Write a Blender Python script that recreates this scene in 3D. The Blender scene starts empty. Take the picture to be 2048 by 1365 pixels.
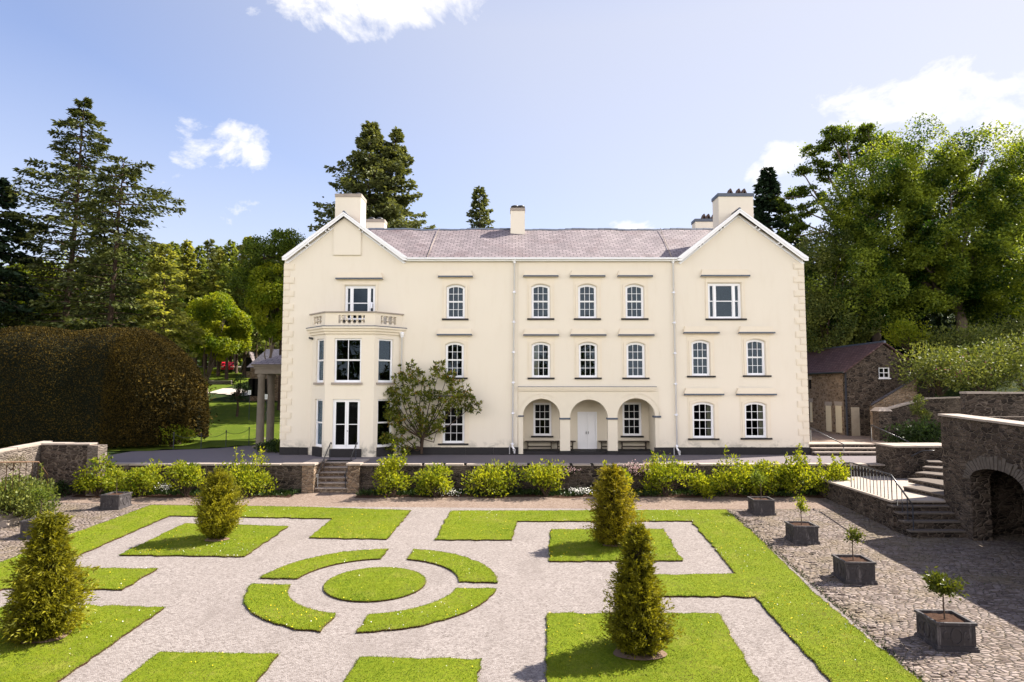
import bpy, math, random
import numpy as np
from mathutils import Vector
from mathutils.geometry import tessellate_polygon

# ------------------------------------------------------------------ camera, light, exposure
F = 1280.0; PITCH = math.radians(4.1); HC = 4.06; FY = 38.8
SUN_EL, SUN_AZ = math.radians(45.5), math.radians(69.5)      # azimuth clockwise from +Y
SUNV = Vector((math.cos(SUN_EL)*math.sin(SUN_AZ), math.cos(SUN_EL)*math.cos(SUN_AZ), math.sin(SUN_EL)))
SC = bpy.context.scene
COL = SC.collection
cam_d = bpy.data.cameras.new('camera'); cam = bpy.data.objects.new('camera', cam_d); COL.objects.link(cam)
cam_d.sensor_width = 36.0; cam_d.lens = 36.0*F/2048.0; cam_d.clip_start = 0.1; cam_d.clip_end = 3000
cam.location = (0, 0, HC); cam.rotation_euler = (math.pi/2 + PITCH, 0, 0)
SC.camera = cam
SC.view_settings.view_transform = 'Standard'; SC.view_settings.look = 'None'
SC.view_settings.exposure = 1.55; SC.view_settings.gamma = 1.0
sun_d = bpy.data.lights.new('sun', 'SUN'); sun = bpy.data.objects.new('sun', sun_d); COL.objects.link(sun)
sun_d.energy = 4.9; sun_d.angle = math.radians(0.5); sun_d.color = (1.0, 0.92, 0.80)
sun.rotation_euler = SUNV.to_track_quat('Z', 'Y').to_euler()

S_, C_ = math.sin(PITCH), math.cos(PITCH)
def ray(x, y):
    u = (x-1024)/F; v = -(y-682.5)/F
    return (u, C_-v*S_, S_+v*C_)
def onY(x, y, Y=FY):
    d = ray(x, y); t = Y/d[1]; return Vector((d[0]*t, Y, HC+d[2]*t))
def onZ(x, y, Z=0.0):
    d = ray(x, y); t = (Z-HC)/d[2]; return Vector((d[0]*t, d[1]*t, Z))
GB = .0486; GA = -1.45-34*GB
def zg(x, y): return GA+GB*y
def onG(x, y, dz=0.0):
    d = ray(x, y); t = (GA+dz-HC)/(d[2]-GB*d[1]); return Vector((d[0]*t, d[1]*t, HC+d[2]*t))
def fx(px, y=700): return onY(px, y).x
def fz(py, Y=FY): return onY(1024, py, Y).z

# ------------------------------------------------------------------ node helpers
class NT:
    def __init__(s, nt): s.nt = nt; s.n = nt.nodes; s.l = nt.links
    def add(s, t, **kw):
        nd = s.n.new(t)
        for k, v in kw.items():
            if k == 'inp':
                for i, val in v.items():
                    if isinstance(val, bpy.types.NodeSocket): s.l.new(val, nd.inputs[i])
                    else: nd.inputs[i].default_value = val
            else: setattr(nd, k, v)
        return nd
    def math(s, op, a, b=0.0, c=None, clamp=False):
        nd = s.n.new('ShaderNodeMath'); nd.operation = op; nd.use_clamp = clamp
        for i, v in enumerate((a, b, c)):
            if v is None: continue
            if isinstance(v, bpy.types.NodeSocket): s.l.new(v, nd.inputs[i])
            else: nd.inputs[i].default_value = v
        return nd.outputs[0]
    def mix(s, f, a, b, blend='MIX'):
        nd = s.n.new('ShaderNodeMix'); nd.data_type = 'RGBA'; nd.blend_type = blend; nd.clamp_factor = True
        for i, v in ((0, f), (6, a), (7, b)):
            if isinstance(v, bpy.types.NodeSocket): s.l.new(v, nd.inputs[i])
            else: nd.inputs[i].default_value = v if i == 0 else (tuple(v)+(1,) if len(v) == 3 else v)
        return nd.outputs[2]
    def ramp(s, f, stops, interp='LINEAR'):
        nd = s.n.new('ShaderNodeValToRGB'); cr = nd.color_ramp; cr.interpolation = interp
        while len(cr.elements) < len(stops): cr.elements.new(.5)
        for e, (p, c) in zip(cr.elements, stops):
            e.position = p; e.color = (tuple(c)+(1,)) if hasattr(c, '__len__') else (c, c, c, 1)
        s.l.new(f, nd.inputs[0]); return nd.outputs[0]
    def noise(s, vec, scale, detail=4, rough=.55, dist=0):
        return s.add('ShaderNodeTexNoise', inp={'Vector': vec, 'Scale': scale, 'Detail': detail, 'Roughness': rough, 'Distortion': dist}).outputs[0]
    def mapping(s, vec, scale=(1, 1, 1), rot=(0, 0, 0), loc=(0, 0, 0)):
        return s.add('ShaderNodeMapping', inp={'Vector': vec, 'Scale': scale, 'Rotation': rot, 'Location': loc}).outputs[0]

# ------------------------------------------------------------------ sky: Nishita with procedural clouds by direction
W = bpy.data.worlds.new('World'); SC.world = W; W.use_nodes = True
w = NT(W.node_tree); w.n.clear()
sky = w.add('ShaderNodeTexSky', sky_type='NISHITA', sun_disc=False, sun_elevation=SUN_EL, sun_rotation=SUN_AZ, air_density=1.0, dust_density=.7, ozone_density=2.5)
tc = w.add('ShaderNodeTexCoord').outputs['Generated']
sx = w.add('ShaderNodeSeparateXYZ', inp={0: tc})
az = w.math('ARCTAN2', sx.outputs[0], sx.outputs[1])
el = w.math('ARCSINE', sx.outputs[2])
cn = w.noise(w.mapping(tc, (1, 1, 1.5)), 9.0, 9, .62, .25)
cn2 = w.noise(w.mapping(tc, (1, 1, 1.6)), 2.6, 8, .6, .2)
def cloud_at(px, py, rx, ry, amp=1.0):
    d = Vector(ray(px, py)).normalized()
    a0, e0 = math.atan2(d.x, d.y), math.asin(d.z)
    a = w.math('DIVIDE', w.math('SUBTRACT', az, a0), rx/F); e = w.math('DIVIDE', w.math('SUBTRACT', el, e0), ry/F)
    r2 = w.math('ADD', w.math('MULTIPLY', a, a), w.math('MULTIPLY', e, e))
    return w.math('MULTIPLY', w.math('SUBTRACT', 1.0, r2), amp)
blob = None
for c in ((715, 20, 190, 80, 1.0), (900, 8, 130, 45, .7), (412, 272, 88, 58, .62), (520, 288, 46, 58, .55), (390, 395, 80, 40, .35), (1810, 215, 175, 62, .85),
          (2040, 250, 80, 50, .9), (1575, 310, 60, 40, .7), (1510, 350, 45, 30, .5), (1265, 455, 70, 22, .75), (445, 450, 45, 22, .3), (1700, 200, 60, 40, .5)):
    b = cloud_at(*c); blob = b if blob is None else w.math('MAXIMUM', blob, b)
blob = w.math('MAXIMUM', blob, -1.0)
cover = w.math('ADD', w.math('MULTIPLY', blob, .55), w.math('MULTIPLY', w.math('SUBTRACT', cn, .5), 2.6))
m1 = w.ramp(cover, [(.2, 0.0), (.5, 1.0)])
behind = w.math('MULTIPLY', w.ramp(w.math('MULTIPLY', sx.outputs[1], -1.0), [(.05, 0.0), (.35, 1.0)]), w.ramp(cn2, [(.36, 0.0), (.54, 1.0)]))  # unseen bright cloud bank behind the camera, added to light the house front
SKYK = 0.085
skyc = w.mix(1.0, sky.outputs[0], (1.05, .92, .97), 'MULTIPLY')
sdot = w.add('ShaderNodeVectorMath', operation='DOT_PRODUCT', inp={0: tc, 1: tuple(SUNV)}).outputs['Value']
veil = w.math('MAXIMUM', w.ramp(sdot, [(.05, 0.0), (.55, .56), (.85, .75)]), w.ramp(sx.outputs[2], [(.06, .62), (.42, .08)]))
veil = w.math('MULTIPLY', veil, w.ramp(sx.outputs[2], [(.5, 1.0), (.72, .15)]))
skyc = w.mix(veil, skyc, (3.42, 3.40, 3.50))
cc = w.mix(w.math('MULTIPLY', m1, .93), skyc, (4.6, 4.55, 4.6))
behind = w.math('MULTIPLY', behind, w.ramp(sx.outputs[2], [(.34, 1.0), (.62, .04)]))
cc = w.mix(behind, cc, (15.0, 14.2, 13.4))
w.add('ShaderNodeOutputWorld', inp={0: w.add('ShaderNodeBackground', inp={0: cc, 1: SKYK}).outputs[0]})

# ------------------------------------------------------------------ materials
MATS = {}
def newmat(name):
    m = bpy.data.materials.new(name); m.use_nodes = True
    t = NT(m.node_tree); t.n.clear(); MATS[name] = m
    return m, t
def finish(t, color, rough=.8, spec=.3, bump=None, bstr=.3, bdist=.02, metal=0.0):
    bs = t.add('ShaderNodeBsdfPrincipled', inp={'Roughness': rough, 'Specular IOR Level': spec, 'Metallic': metal})
    if isinstance(color, bpy.types.NodeSocket): t.l.new(color, bs.inputs['Base Color'])
    else: bs.inputs['Base Color'].default_value = tuple(color)+(1,)
    if bump is not None:
        b = t.add('ShaderNodeBump', inp={'Height': bump, 'Strength': bstr, 'Distance': bdist}); t.l.new(b.outputs[0], bs.inputs['Normal'])
    t.add('ShaderNodeOutputMaterial', inp={0: bs.outputs[0]})
    return bs
def wpos(t): return t.add('ShaderNodeNewGeometry').outputs['Position']
def simple(name, c, rough=.6, spec=.3, var=.15, scale=6.0, bstr=.15, metal=0.0):
    m, t = newmat(name); p = wpos(t); n = t.noise(p, scale, 6)
    col = t.mix(n, [x*(1-var) for x in c], [min(1, x*(1+var)) for x in c])
    finish(t, col, rough, spec, t.noise(p, scale*6, 3), bstr, .01, metal); return m

def render_wall(name, c):
    m, t = newmat(name); p = wpos(t); s = t.add('ShaderNodeSeparateXYZ', inp={0: p})
    n1 = t.noise(p, .35, 5); n2 = t.noise(t.mapping(p, (2.2, 2.2, .5)), 1.2, 6, .6)
    col = t.mix(n1, [x*.965 for x in c], [x*1.03 for x in c])
    col = t.mix(t.ramp(n2, [(.52, 0.0), (.80, .20)]), col, (c[0]*.84, c[1]*.79, c[2]*.72))
    # weathered patches: flaked paint and damp staining low on the wall
    fl = t.noise(p, 1.7, 9, .7, .6)
    flm = t.ramp(fl, [(.70, 0.0), (.715, .55)])
    col = t.mix(flm, col, (.52, .46, .38))
    low = t.ramp(s.outputs[2], [(.30, 1.0), (1.35, 0.0)])
    st = t.ramp(t.noise(t.mapping(p, (1, 1, 1.2)), 1.3, 8, .68, .5), [(.46, 0.0), (.58, .85)])
    col = t.mix(t.math('MULTIPLY', low, st), col, (.30, .28, .24))
    finish(t, col, .85, .2, t.add('ShaderNodeMath', operation='ADD', inp={0: t.noise(p, 40, 4), 1: t.noise(p, 2.5, 4)}).outputs[0], .12, .01); return m
CREAM = (.755, .686, .582)
render_wall('cream_render', CREAM)
simple('cream_trim', (.755, .675, .555), .8, .2, .06, 3.0)
simple('porch_cream', (.71, .642, .53), .85, .2, .05, 2.0)
simple('white_paint', (.84, .84, .87), .35, .4, .03, 4.0, .05)
simple('lead', (.075, .09, .125), .5, .4, .25, 8.0)
simple('dark_slate_sill', (.030, .028, .030), .7, .12, .25, 8.0)
simple('dark_metal', (.02, .02, .022), .45, .5, .2, 10.0)
simple('rail_metal', (.05, .05, .055), .3, .6, .2, 10.0, .05, .6)
simple('rust_metal', (.13, .075, .045), .6, .4, .3, 12.0)
simple('soil', (0.0525, 0.028, 0.0182), .95, .1, .5, 18.0, .8)
simple('bare_earth', (0.182, 0.126, 0.091), .95, .1, .35, 9.0, .6)
simple('bark', (.065, .045, .034), .95, .1, .45, 5.0, .8)
simple('pale_bark', (.13, .10, .082), .95, .1, .35, 3.0, .8)
simple('bench_wood', (.06, .045, .035), .7, .3, .35, 8.0)
simple('plank_grey', (.33, .28, .22), .8, .2, .25, 5.0)
simple('door_cream', (.62, .53, .38), .7, .3, .08, 3.0)
simple('pot_clay', (.085, .055, .045), .8, .2, .3, 6.0)
simple('red_paint', (.55, .02, .04), .25, .5, .05, 2.0, 0)
simple('tyre', (.02, .02, .02), .8, .2, .1, 2.0, 0)
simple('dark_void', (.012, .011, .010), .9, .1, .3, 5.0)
simple('curtain', (.55, .48, .36), .9, .1, .15, 9.0)
simple('stone_column', (.17, .145, .115), .85, .2, .25, 3.0, .3)
simple('concrete_pale', (0.385, 0.35, 0.315), .9, .2, .15, 5.0, .3)
simple('tarmac_path', (.150, .131, .138), .92, .2, .10, 5.0, .4)
simple('coping_stone', (0.324, 0.2745, 0.2385), .85, .2, .25, 4.0, .5)
simple('shaded_step', (.125, .105, .092), .9, .15, .35, 5.0, .5)  # tread stone of the right stairs, their shade put into the colour
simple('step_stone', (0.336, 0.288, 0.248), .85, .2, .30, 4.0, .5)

def glass():
    m, t = newmat('window_glass')
    n = t.noise(wpos(t), 1.2, 2)
    bmp = t.add('ShaderNodeBump', inp={'Height': n, 'Strength': .05, 'Distance': .05}).outputs[0]
    fr = t.add('ShaderNodeFresnel', inp={'IOR': 1.5, 'Normal': bmp}).outputs[0]
    f2 = t.math('MULTIPLY', fr, .55, clamp=True)
    g = t.add('ShaderNodeBsdfGlossy', inp={'Color': (.62, .78, 1, 1), 'Roughness': .012, 'Normal': bmp}).outputs[0]
    tr = t.add('ShaderNodeBsdfTransparent', inp={0: (.72, .76, .76, 1)}).outputs[0]
    mx = t.add('ShaderNodeMixShader', inp={0: f2, 1: tr, 2: g}).outputs[0]
    t.add('ShaderNodeOutputMaterial', inp={0: mx})
glass()

def slate(name, c, axis='x', sc=1.0, spec=.4):
    m, t = newmat(name); p = wpos(t); s = t.add('ShaderNodeSeparateXYZ', inp={0: p})
    a = s.outputs[0] if axis == 'x' else s.outputs[1]
    v = t.add('ShaderNodeCombineXYZ', inp={0: a, 1: t.math('MULTIPLY', s.outputs[2], 1.9)}).outputs[0]
    br = t.add('ShaderNodeTexBrick', offset=.5, inp={'Vector': v, 'Color1': (1, 1, 1, 1), 'Color2': (.55, .55, .55, 1), 'Mortar': (.12, .12, .12, 1), 'Scale': sc,
               'Mortar Size': .034, 'Mortar Smooth': .3, 'Bias': 0, 'Brick Width': .42, 'Row Height': .27})
    n = t.noise(p, .5, 6, .65); n2 = t.noise(p, 3.0, 6, .7)
    base = t.mix(n2, [x*.62 for x in c], [min(1, x*1.35) for x in c])
    base = t.mix(t.ramp(n, [(.52, 0.0), (.72, .65)]), base, (c[0]*.55, c[1]*.42, c[2]*.40))
    base = t.mix(t.ramp(t.noise(p, 7, 5, .6), [(.62, 0.0), (.75, .5)]), base, (.50, .45, .42))
    col = t.mix(.75, base, br.outputs[0], 'MULTIPLY')
    finish(t, col, .6, spec, br.outputs[0], .6, .03)
slate('slate_roof', (.245, .203, .212)); slate('slate_side', (.115, .066, .066), 'y', spec=.12); slate('slate_dark', (.09, .085, .11))

def rubble(name, stones, mortar, sx=2.6, sz=5.0, msize=.055, bstr=.9):
    m, t = newmat(name); p = wpos(t)
    wob = t.add('ShaderNodeTexNoise', inp={'Vector': p, 'Scale': 2.2, 'Detail': 3}).outputs['Color']
    pv = t.add('ShaderNodeVectorMath', operation='ADD', inp={0: p, 1: t.add('ShaderNodeVectorMath', operation='SCALE', inp={0: wob, 3: .25}).outputs[0]}).outputs[0]
    v = t.mapping(pv, (sx, sx, sz))
    d = t.add('ShaderNodeTexVoronoi', feature='DISTANCE_TO_EDGE', inp={'Vector': v, 'Scale': 1.0, 'Randomness': .9}).outputs['Distance']
    cell = t.add('ShaderNodeTexVoronoi', inp={'Vector': v, 'Scale': 1.0, 'Randomness': .9}).outputs['Color']
    cs = t.add('ShaderNodeSeparateColor', inp={0: cell}).outputs[0]
    sc = t.ramp(cs, [(0, stones[0]), (.35, stones[1]), (.7, stones[2]), (1, stones[3])])
    sc = t.mix(t.ramp(t.noise(p, 9, 6, .7), [(.3, .0), (.75, .7)]), sc, [x*.45 for x in stones[1]])
    sc = t.mix(t.ramp(t.noise(p, 1.1, 5, .6), [(.5, 0.0), (.75, .5)]), sc, [x*1.25 for x in mortar])
    mm = t.ramp(d, [(msize*.5, 1.0), (msize*1.6, 0.0)])
    col = t.mix(mm, sc, t.mix(t.noise(p, 4, 4), [x*.6 for x in mortar], mortar))
    h = t.math('ADD', t.ramp(d, [(0, 0.0), (msize*3, 1.0)]), t.math('MULTIPLY', t.noise(p, 14, 5, .6), .5))
    finish(t, col, .92, .15, h, bstr, .06)
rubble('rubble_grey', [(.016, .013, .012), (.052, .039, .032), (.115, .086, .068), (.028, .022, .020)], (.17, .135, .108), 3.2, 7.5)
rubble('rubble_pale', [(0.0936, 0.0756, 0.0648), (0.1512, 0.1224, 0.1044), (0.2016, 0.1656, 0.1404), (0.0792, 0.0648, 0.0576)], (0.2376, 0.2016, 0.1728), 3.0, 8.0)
simple('voussoir', (.10, .085, .075), .9, .15, .6, 5.0, .6)
rubble('rubble_brown', [(.09, .06, .045), (.25, .17, .11), (.33, .235, .16), (.10, .07, .055)], (.36, .28, .21), 3.4, 7.5)

def cobbles():
    m, t = newmat('cobble_paving'); p = wpos(t)
    wob = t.add('ShaderNodeTexNoise', inp={'Vector': p, 'Scale': 1.4, 'Detail': 4}).outputs['Color']
    pv = t.add('ShaderNodeVectorMath', operation='ADD', inp={0: p, 1: t.add('ShaderNodeVectorMath', operation='SCALE', inp={0: wob, 3: .22}).outputs[0]}).outputs[0]
    v = t.mapping(pv, (4.6, 9.5, 1), (0, 0, .25))
    d = t.add('ShaderNodeTexVoronoi', feature='DISTANCE_TO_EDGE', voronoi_dimensions='2D', inp={'Vector': v, 'Scale': 1.0}).outputs['Distance']
    cell = t.add('ShaderNodeTexVoronoi', voronoi_dimensions='2D', inp={'Vector': v, 'Scale': 1.0}).outputs['Color']
    cs = t.add('ShaderNodeSeparateColor', inp={0: cell}).outputs[0]
    sc = t.ramp(cs, [(0, (0.1152, 0.0864, 0.0756)), (.4, (0.216, 0.1764, 0.1584)), (.75, (0.2952, 0.2448, 0.2232)), (1, (0.18, 0.1368, 0.1116))])
    sc = t.mix(t.ramp(t.noise(p, 20, 5), [(.35, 0.0), (.8, .6)]), sc, (0.0864, 0.0648, 0.05904))
    sc = t.mix(t.ramp(t.noise(p, .7, 5, .65), [(.46, 0.0), (.66, .6)]), sc, (0.1728, 0.1368, 0.0828))
    mm = t.ramp(d, [(.02, 1.0), (.10, 0.0)])
    moss = t.mix(t.ramp(t.noise(p, 1.8, 5), [(.4, 0.0), (.6, 1.0)]), (0.0396, 0.036, 0.0252), (0.1512, 0.1152, 0.072))
    col = t.mix(mm, sc, moss)
    finish(t, col, .88, .2, t.math('ADD', t.ramp(d, [(0, 0.0), (.25, 1.0)]), t.math('MULTIPLY', cs, .8)), .9, .05)
cobbles()
def gravel(name, a, b, c, sc=28.0):
    m, t = newmat(name); p = wpos(t)
    v = t.add('ShaderNodeTexVoronoi', voronoi_dimensions='2D', inp={'Vector': p, 'Scale': sc})
    cs = t.add('ShaderNodeSeparateColor', inp={0: v.outputs['Color']}).outputs[0]
    col = t.ramp(cs, [(0, a), (.3, b), (.8, c), (1, [min(1, x*1.2) for x in c])])
    n = t.noise(p, .45, 5, .6)
    col = t.mix(t.ramp(n, [(.35, 0.0), (.7, .45)]), col, b)
    col = t.mix(t.ramp(t.noise(t.mapping(p, (1, .35, 1)), .8, 6, .6, .8), [(.52, 0.0), (.70, .42)]), col, [x*1.12 for x in a])
    col = t.mix(t.ramp(t.noise(p, 2.2, 6, .7), [(.55, 0.0), (.75, .28)]), col, a)
    h = t.math('SUBTRACT', 1.0, v.outputs['Distance'])
    finish(t, col, .95, .15, h, .6, .02)
gravel('pale_gravel', (0.1155, 0.09856, 0.09086), (0.1963, 0.1709, 0.1602), (0.2541, 0.2272, 0.2156))
gravel('brown_gravel', (0.1028, 0.07344, 0.05728), (0.1726, 0.1264, 0.1013), (0.2203, 0.1726, 0.1432), 22)

def lawn_mat(name, a, b, c):
    m, t = newmat(name); p = wpos(t)
    n = t.noise(p, 1.3, 7, .65); n2 = t.noise(p, 9, 6, .7); n3 = t.noise(p, .35, 4)
    col = t.ramp(n2, [(.25, a), (.5, b), (.75, c)])
    col = t.mix(t.ramp(n, [(.56, 0.0), (.74, .6)]), col, (.27, .255, .05))
    col = t.mix(t.ramp(n3, [(.45, 0.0), (.7, .35)]), col, a)
    finish(t, col, .9, .1, t.noise(p, 55, 4, .7), .9, .03)
lawn_mat('lawn_turf', (0.06854, 0.1089, 0.004838), (0.1331, 0.1734, 0.008064), (0.1976, 0.2218, 0.01613))
lawn_mat('meadow', (0.045, 0.075, 0.006), (0.075, 0.1087, 0.0075), (0.105, 0.1312, 0.012))
lawn_mat('undergrowth', (.012, .022, .006), (.022, .038, .009), (.04, .058, .012))

def leafmat(name, lo, hi, trans=.35, rough=.5, hot=None):
    m, t = newmat(name); p = wpos(t)
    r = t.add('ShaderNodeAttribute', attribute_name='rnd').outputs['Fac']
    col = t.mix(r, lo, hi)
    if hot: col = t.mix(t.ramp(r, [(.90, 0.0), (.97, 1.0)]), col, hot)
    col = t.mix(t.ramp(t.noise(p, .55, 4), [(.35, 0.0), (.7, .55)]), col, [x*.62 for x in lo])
    bs = t.add('ShaderNodeBsdfPrincipled', inp={'Base Color': col, 'Roughness': rough, 'Specular IOR Level': .16}).outputs[0]
    tr = t.add('ShaderNodeBsdfTranslucent', inp={0: t.mix(1.0, col, (1.35, 1.25, .55), 'MULTIPLY')}).outputs[0]
    t.add('ShaderNodeOutputMaterial', inp={0: t.add('ShaderNodeMixShader', inp={0: trans, 1: bs, 2: tr}).outputs[0]})
leafmat('spruce_leaf', (.016, .030, .012), (.125, .14, .038), .25)
leafmat('cypress_leaf', (.022, .038, .016), (.22, .24, .085), .3)
leafmat('dark_conifer_leaf', (.010, .022, .012), (.028, .05, .022), .1)
leafmat('belt_conifer_leaf', (.05, .085, .02), (.26, .30, .055), .45)
leafmat('larch_leaf', (.09, .12, .025), (.38, .38, .08), .5)
leafmat('sycamore_leaf', (.02, .055, .007), (.34, .41, .05), .5)
leafmat('oak_leaf', (.04, .075, .012), (.21, .27, .035), .5)
leafmat('fresh_leaf', (.10, .16, .010), (.36, .38, .025), .5)
leafmat('lime_shrub_leaf', (.07, .125, .008), (.44, .45, .03), .5)
leafmat('dark_shrub_leaf', (.018, .036, .010), (.045, .075, .018), .25)
leafmat('rhodo_leaf', (.05, .08, .02), (.24, .26, .06), .35, .5)
leafmat('yew_leaf', (.016, .03, .005), (.40, .37, .022), .35)
leafmat('golden_yew_leaf', (.02, .028, .005), (.44, .37, .022), .35)
leafmat('hedge_leaf', (.003, .006, .002), (.095, .060, .006), .04, .95)
leafmat('magnolia_leaf', (.02, .04, .007), (.32, .35, .05), .3, .4, (.30, .16, .03))
leafmat('bay_leaf', (.05, .07, .010), (.15, .17, .022), .3, .3)
def grass_mat():
    m, t = newmat('grass_blade'); p = wpos(t)
    r = t.add('ShaderNodeAttribute', attribute_name='rnd').outputs['Fac']
    col = t.mix(r, (.085, .13, .005), (.27, .29, .018))
    col = t.mix(t.ramp(t.noise(p, 1.1, 8, .72), [(.47, 0.0), (.62, .85)]), col, (.29, .245, .085))
    col = t.mix(t.ramp(t.noise(p, .9, 6, .65, .5), [(.48, 0.0), (.62, .7)]), col, (.07, .135, .008))
    bs = t.add('ShaderNodeBsdfPrincipled', inp={'Base Color': col, 'Roughness': .6, 'Specular IOR Level': .15}).outputs[0]
    tr = t.add('ShaderNodeBsdfTranslucent', inp={0: col}).outputs[0]
    t.add('ShaderNodeOutputMaterial', inp={0: t.add('ShaderNodeMixShader', inp={0: .35, 1: bs, 2: tr}).outputs[0]})
grass_mat()
leafmat('box_leaf', (.04, .065, .008), (.09, .13, .015), .2)
leafmat('twig_brown', (.16, .13, .09), (.30, .26, .17), .1)
for nm, c in (('flower_yellow', (.75, .55, .02)), ('flower_white', (.80, .78, .74)), ('flower_pink', (.62, .42, .42)), ('flower_magenta', (.55, .06, .25))): simple(nm, c, .7, .2, .1, 20.0, 0)

def lead_planter():
    m, t = newmat('lead_planter'); p = wpos(t)
    n = t.noise(t.mapping(p, (6, 6, 1.3)), 1.6, 7, .65, .4); n2 = t.noise(p, 5, 6)
    col = t.mix(n2, (.03, .027, .03), (.065, .058, .062))
    col = t.mix(t.ramp(n, [(.54, 0.0), (.70, .7)]), col, (.22, .20, .20))
    finish(t, col, .6, .4, n2, .2, .01)
lead_planter()

# ------------------------------------------------------------------ mesh builder
def fill2d(loops):
    ar = lambda q: abs(sum(q[i][0]*q[(i+1) % len(q)][1]-q[(i+1) % len(q)][0]*q[i][1] for i in range(len(q))))/2
    want = ar(loops[0])-sum(ar(q) for q in loops[1:])
    pts = [p for lp in loops for p in lp]; tri = [tuple(q) for q in tessellate_polygon([[Vector((p[0], p[1], 0)) for p in lp] for lp in loops])]
    if len(loops) < 3 and abs(sum(ar([pts[i] for i in q]) for q in tri)-want) < 1e-3*want+1e-5: return pts, tri
    cu = bpy.data.curves.new('fill', 'CURVE'); cu.dimensions = '2D'; cu.fill_mode = 'BOTH'
    for lp in loops:
        sp = cu.splines.new('POLY'); sp.points.add(len(lp)-1); sp.use_cyclic_u = True
        for q, p in zip(sp.points, lp): q.co = (p[0], p[1], 0, 1)
    ob = bpy.data.objects.new('fill', cu); me = ob.to_mesh(); V2 = [(v.co.x, v.co.y) for v in me.vertices]; tri = []
    for f in me.polygons:
        v = list(f.vertices); tri += [(v[0], v[i], v[i+1]) for i in range(1, len(v)-1)]
    ob.to_mesh_clear(); bpy.data.objects.remove(ob); bpy.data.curves.remove(cu)
    got = sum(ar([V2[i] for i in q]) for q in tri)
    if abs(got-want) > .01*want: print('FILL AREA', round(want, 3), round(got, 3), loops[0][:2])
    return V2, tri
class MB:
    def __init__(s): s.v = []; s.f = []; s.m = []; s.nv = 0; s.r = []; s.sm = []
    def raw(s, verts, faces, mat=0, rnd=None, smooth=False):
        verts = np.asarray(verts, float).reshape(-1, 3)
        faces = np.asarray(faces, np.int64)
        s.v.append(verts); s.f.append(faces+s.nv); s.nv += len(verts); n = len(faces)
        s.m.append(np.full(n, mat, np.int32)); s.sm.append(np.full(n, smooth, bool))
        s.r.append(np.zeros(n) if rnd is None else np.asarray(rnd, float)); return s
    def box(s, x0, x1, y0, y1, z0, z1, mat=0):
        v = [(x, y, z) for z in (z0, z1) for y in (y0, y1) for x in (x0, x1)]
        return s.raw(v, [(0, 2, 3, 1), (4, 5, 7, 6), (0, 1, 5, 4), (2, 6, 7, 3), (0, 4, 6, 2), (1, 3, 7, 5)], mat)
    def obox(s, c, ux, uy, hx, hy, z0, z1, mat=0, taper=1.0):
        c = np.array(c[:2]); ux = np.array(ux[:2]); uy = np.array(uy[:2]); v = []
        for z, k in ((z0, 1.0), (z1, taper)):
            for b in (-1, 1):
                for a in (-1, 1): q = c+ux*hx*a*k+uy*hy*b*k; v.append((q[0], q[1], z))
        return s.raw(v, [(0, 2, 3, 1), (4, 5, 7, 6), (0, 1, 5, 4), (2, 6, 7, 3), (0, 4, 6, 2), (1, 3, 7, 5)], mat)
    def hexa(s, v8, mat=0):          # bottom ring 4 then top ring 4
        return s.raw(v8, [(3, 2, 1, 0), (4, 5, 6, 7), (0, 1, 5, 4), (1, 2, 6, 5), (2, 3, 7, 6), (3, 0, 4, 7)], mat)
    def prism(s, poly, z0, z1, mat=0, zf0=None, zf1=None):    # vertical prism of a plan polygon
        return s.plate([poly], lambda u, v, t: (u, v, t if not callable(t) else t(u, v)), z0, z1, mat)
    def plate(s, loops, fm, t0, t1, mat=0, smat=None):
        smat = mat if smat is None else smat
        pts = [p for lp in loops for p in lp]; n = len(pts)
        V2, tri = fill2d(loops); k = len(V2)
        s.raw([fm(p[0], p[1], t0) for p in V2]+[fm(p[0], p[1], t1) for p in V2], [tuple(q) for q in tri]+[tuple(i+k for i in reversed(q)) for q in tri], mat)
        s.raw([fm(p[0], p[1], t0) for p in pts]+[fm(p[0], p[1], t1) for p in pts], np.zeros((0, 4), int), mat)
        sd = []; o = 0
        for lp in loops:
            k = len(lp)
            for i in range(k): a, b = o+i, o+(i+1) % k; sd.append((a, b, b+n, a+n))
            o += k
        s.v.append(np.zeros((0, 3))); base = s.nv-2*n
        s.f.append(np.array(sd, np.int64)+base); s.m.append(np.full(len(sd), smat, np.int32)); s.sm.append(np.zeros(len(sd), bool)); s.r.append(np.zeros(len(sd)))
        return s
    def tube(s, pts, rad, n=8, mat=0, smooth=True, cap=True):
        pts = [np.array(p, float) for p in pts]; k = len(pts)
        if not hasattr(rad, '__len__'): rad = [rad]*k
        v = []; ref = np.array((0.31, 0.2, .93)); a = None
        for i, p in enumerate(pts):
            d = pts[min(i+1, k-1)]-pts[max(i-1, 0)]; d = d/(np.linalg.norm(d)+1e-9)
            if a is None:
                a = np.cross(d, ref if abs(d@ref) < .95 else np.array((1., 0, 0)))
            a = a-d*(a@d); a /= np.linalg.norm(a)+1e-9; b = np.cross(d, a)
            for j in range(n):
                th = 2*math.pi*j/n; v.append(p+(a*math.cos(th)+b*math.sin(th))*rad[i])
        fa = [(i*n+j, i*n+(j+1) % n, (i+1)*n+(j+1) % n, (i+1)*n+j) for i in range(k-1) for j in range(n)]
        s.raw(v, fa, mat, smooth=smooth)
        if cap:
            base = s.nv-k*n
            for ring in (0, k-1):
                c = len(v); s.raw([pts[ring]], np.zeros((0, 3), int)); ci = s.nv-1
                q = [(base+ring*n+j, base+ring*n+(j+1) % n, ci) for j in range(n)]
                s.f.append(np.array(q, np.int64)); s.m.append(np.full(n, mat, np.int32)); s.sm.append(np.zeros(n, bool)); s.r.append(np.zeros(n))
        return s
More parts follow.
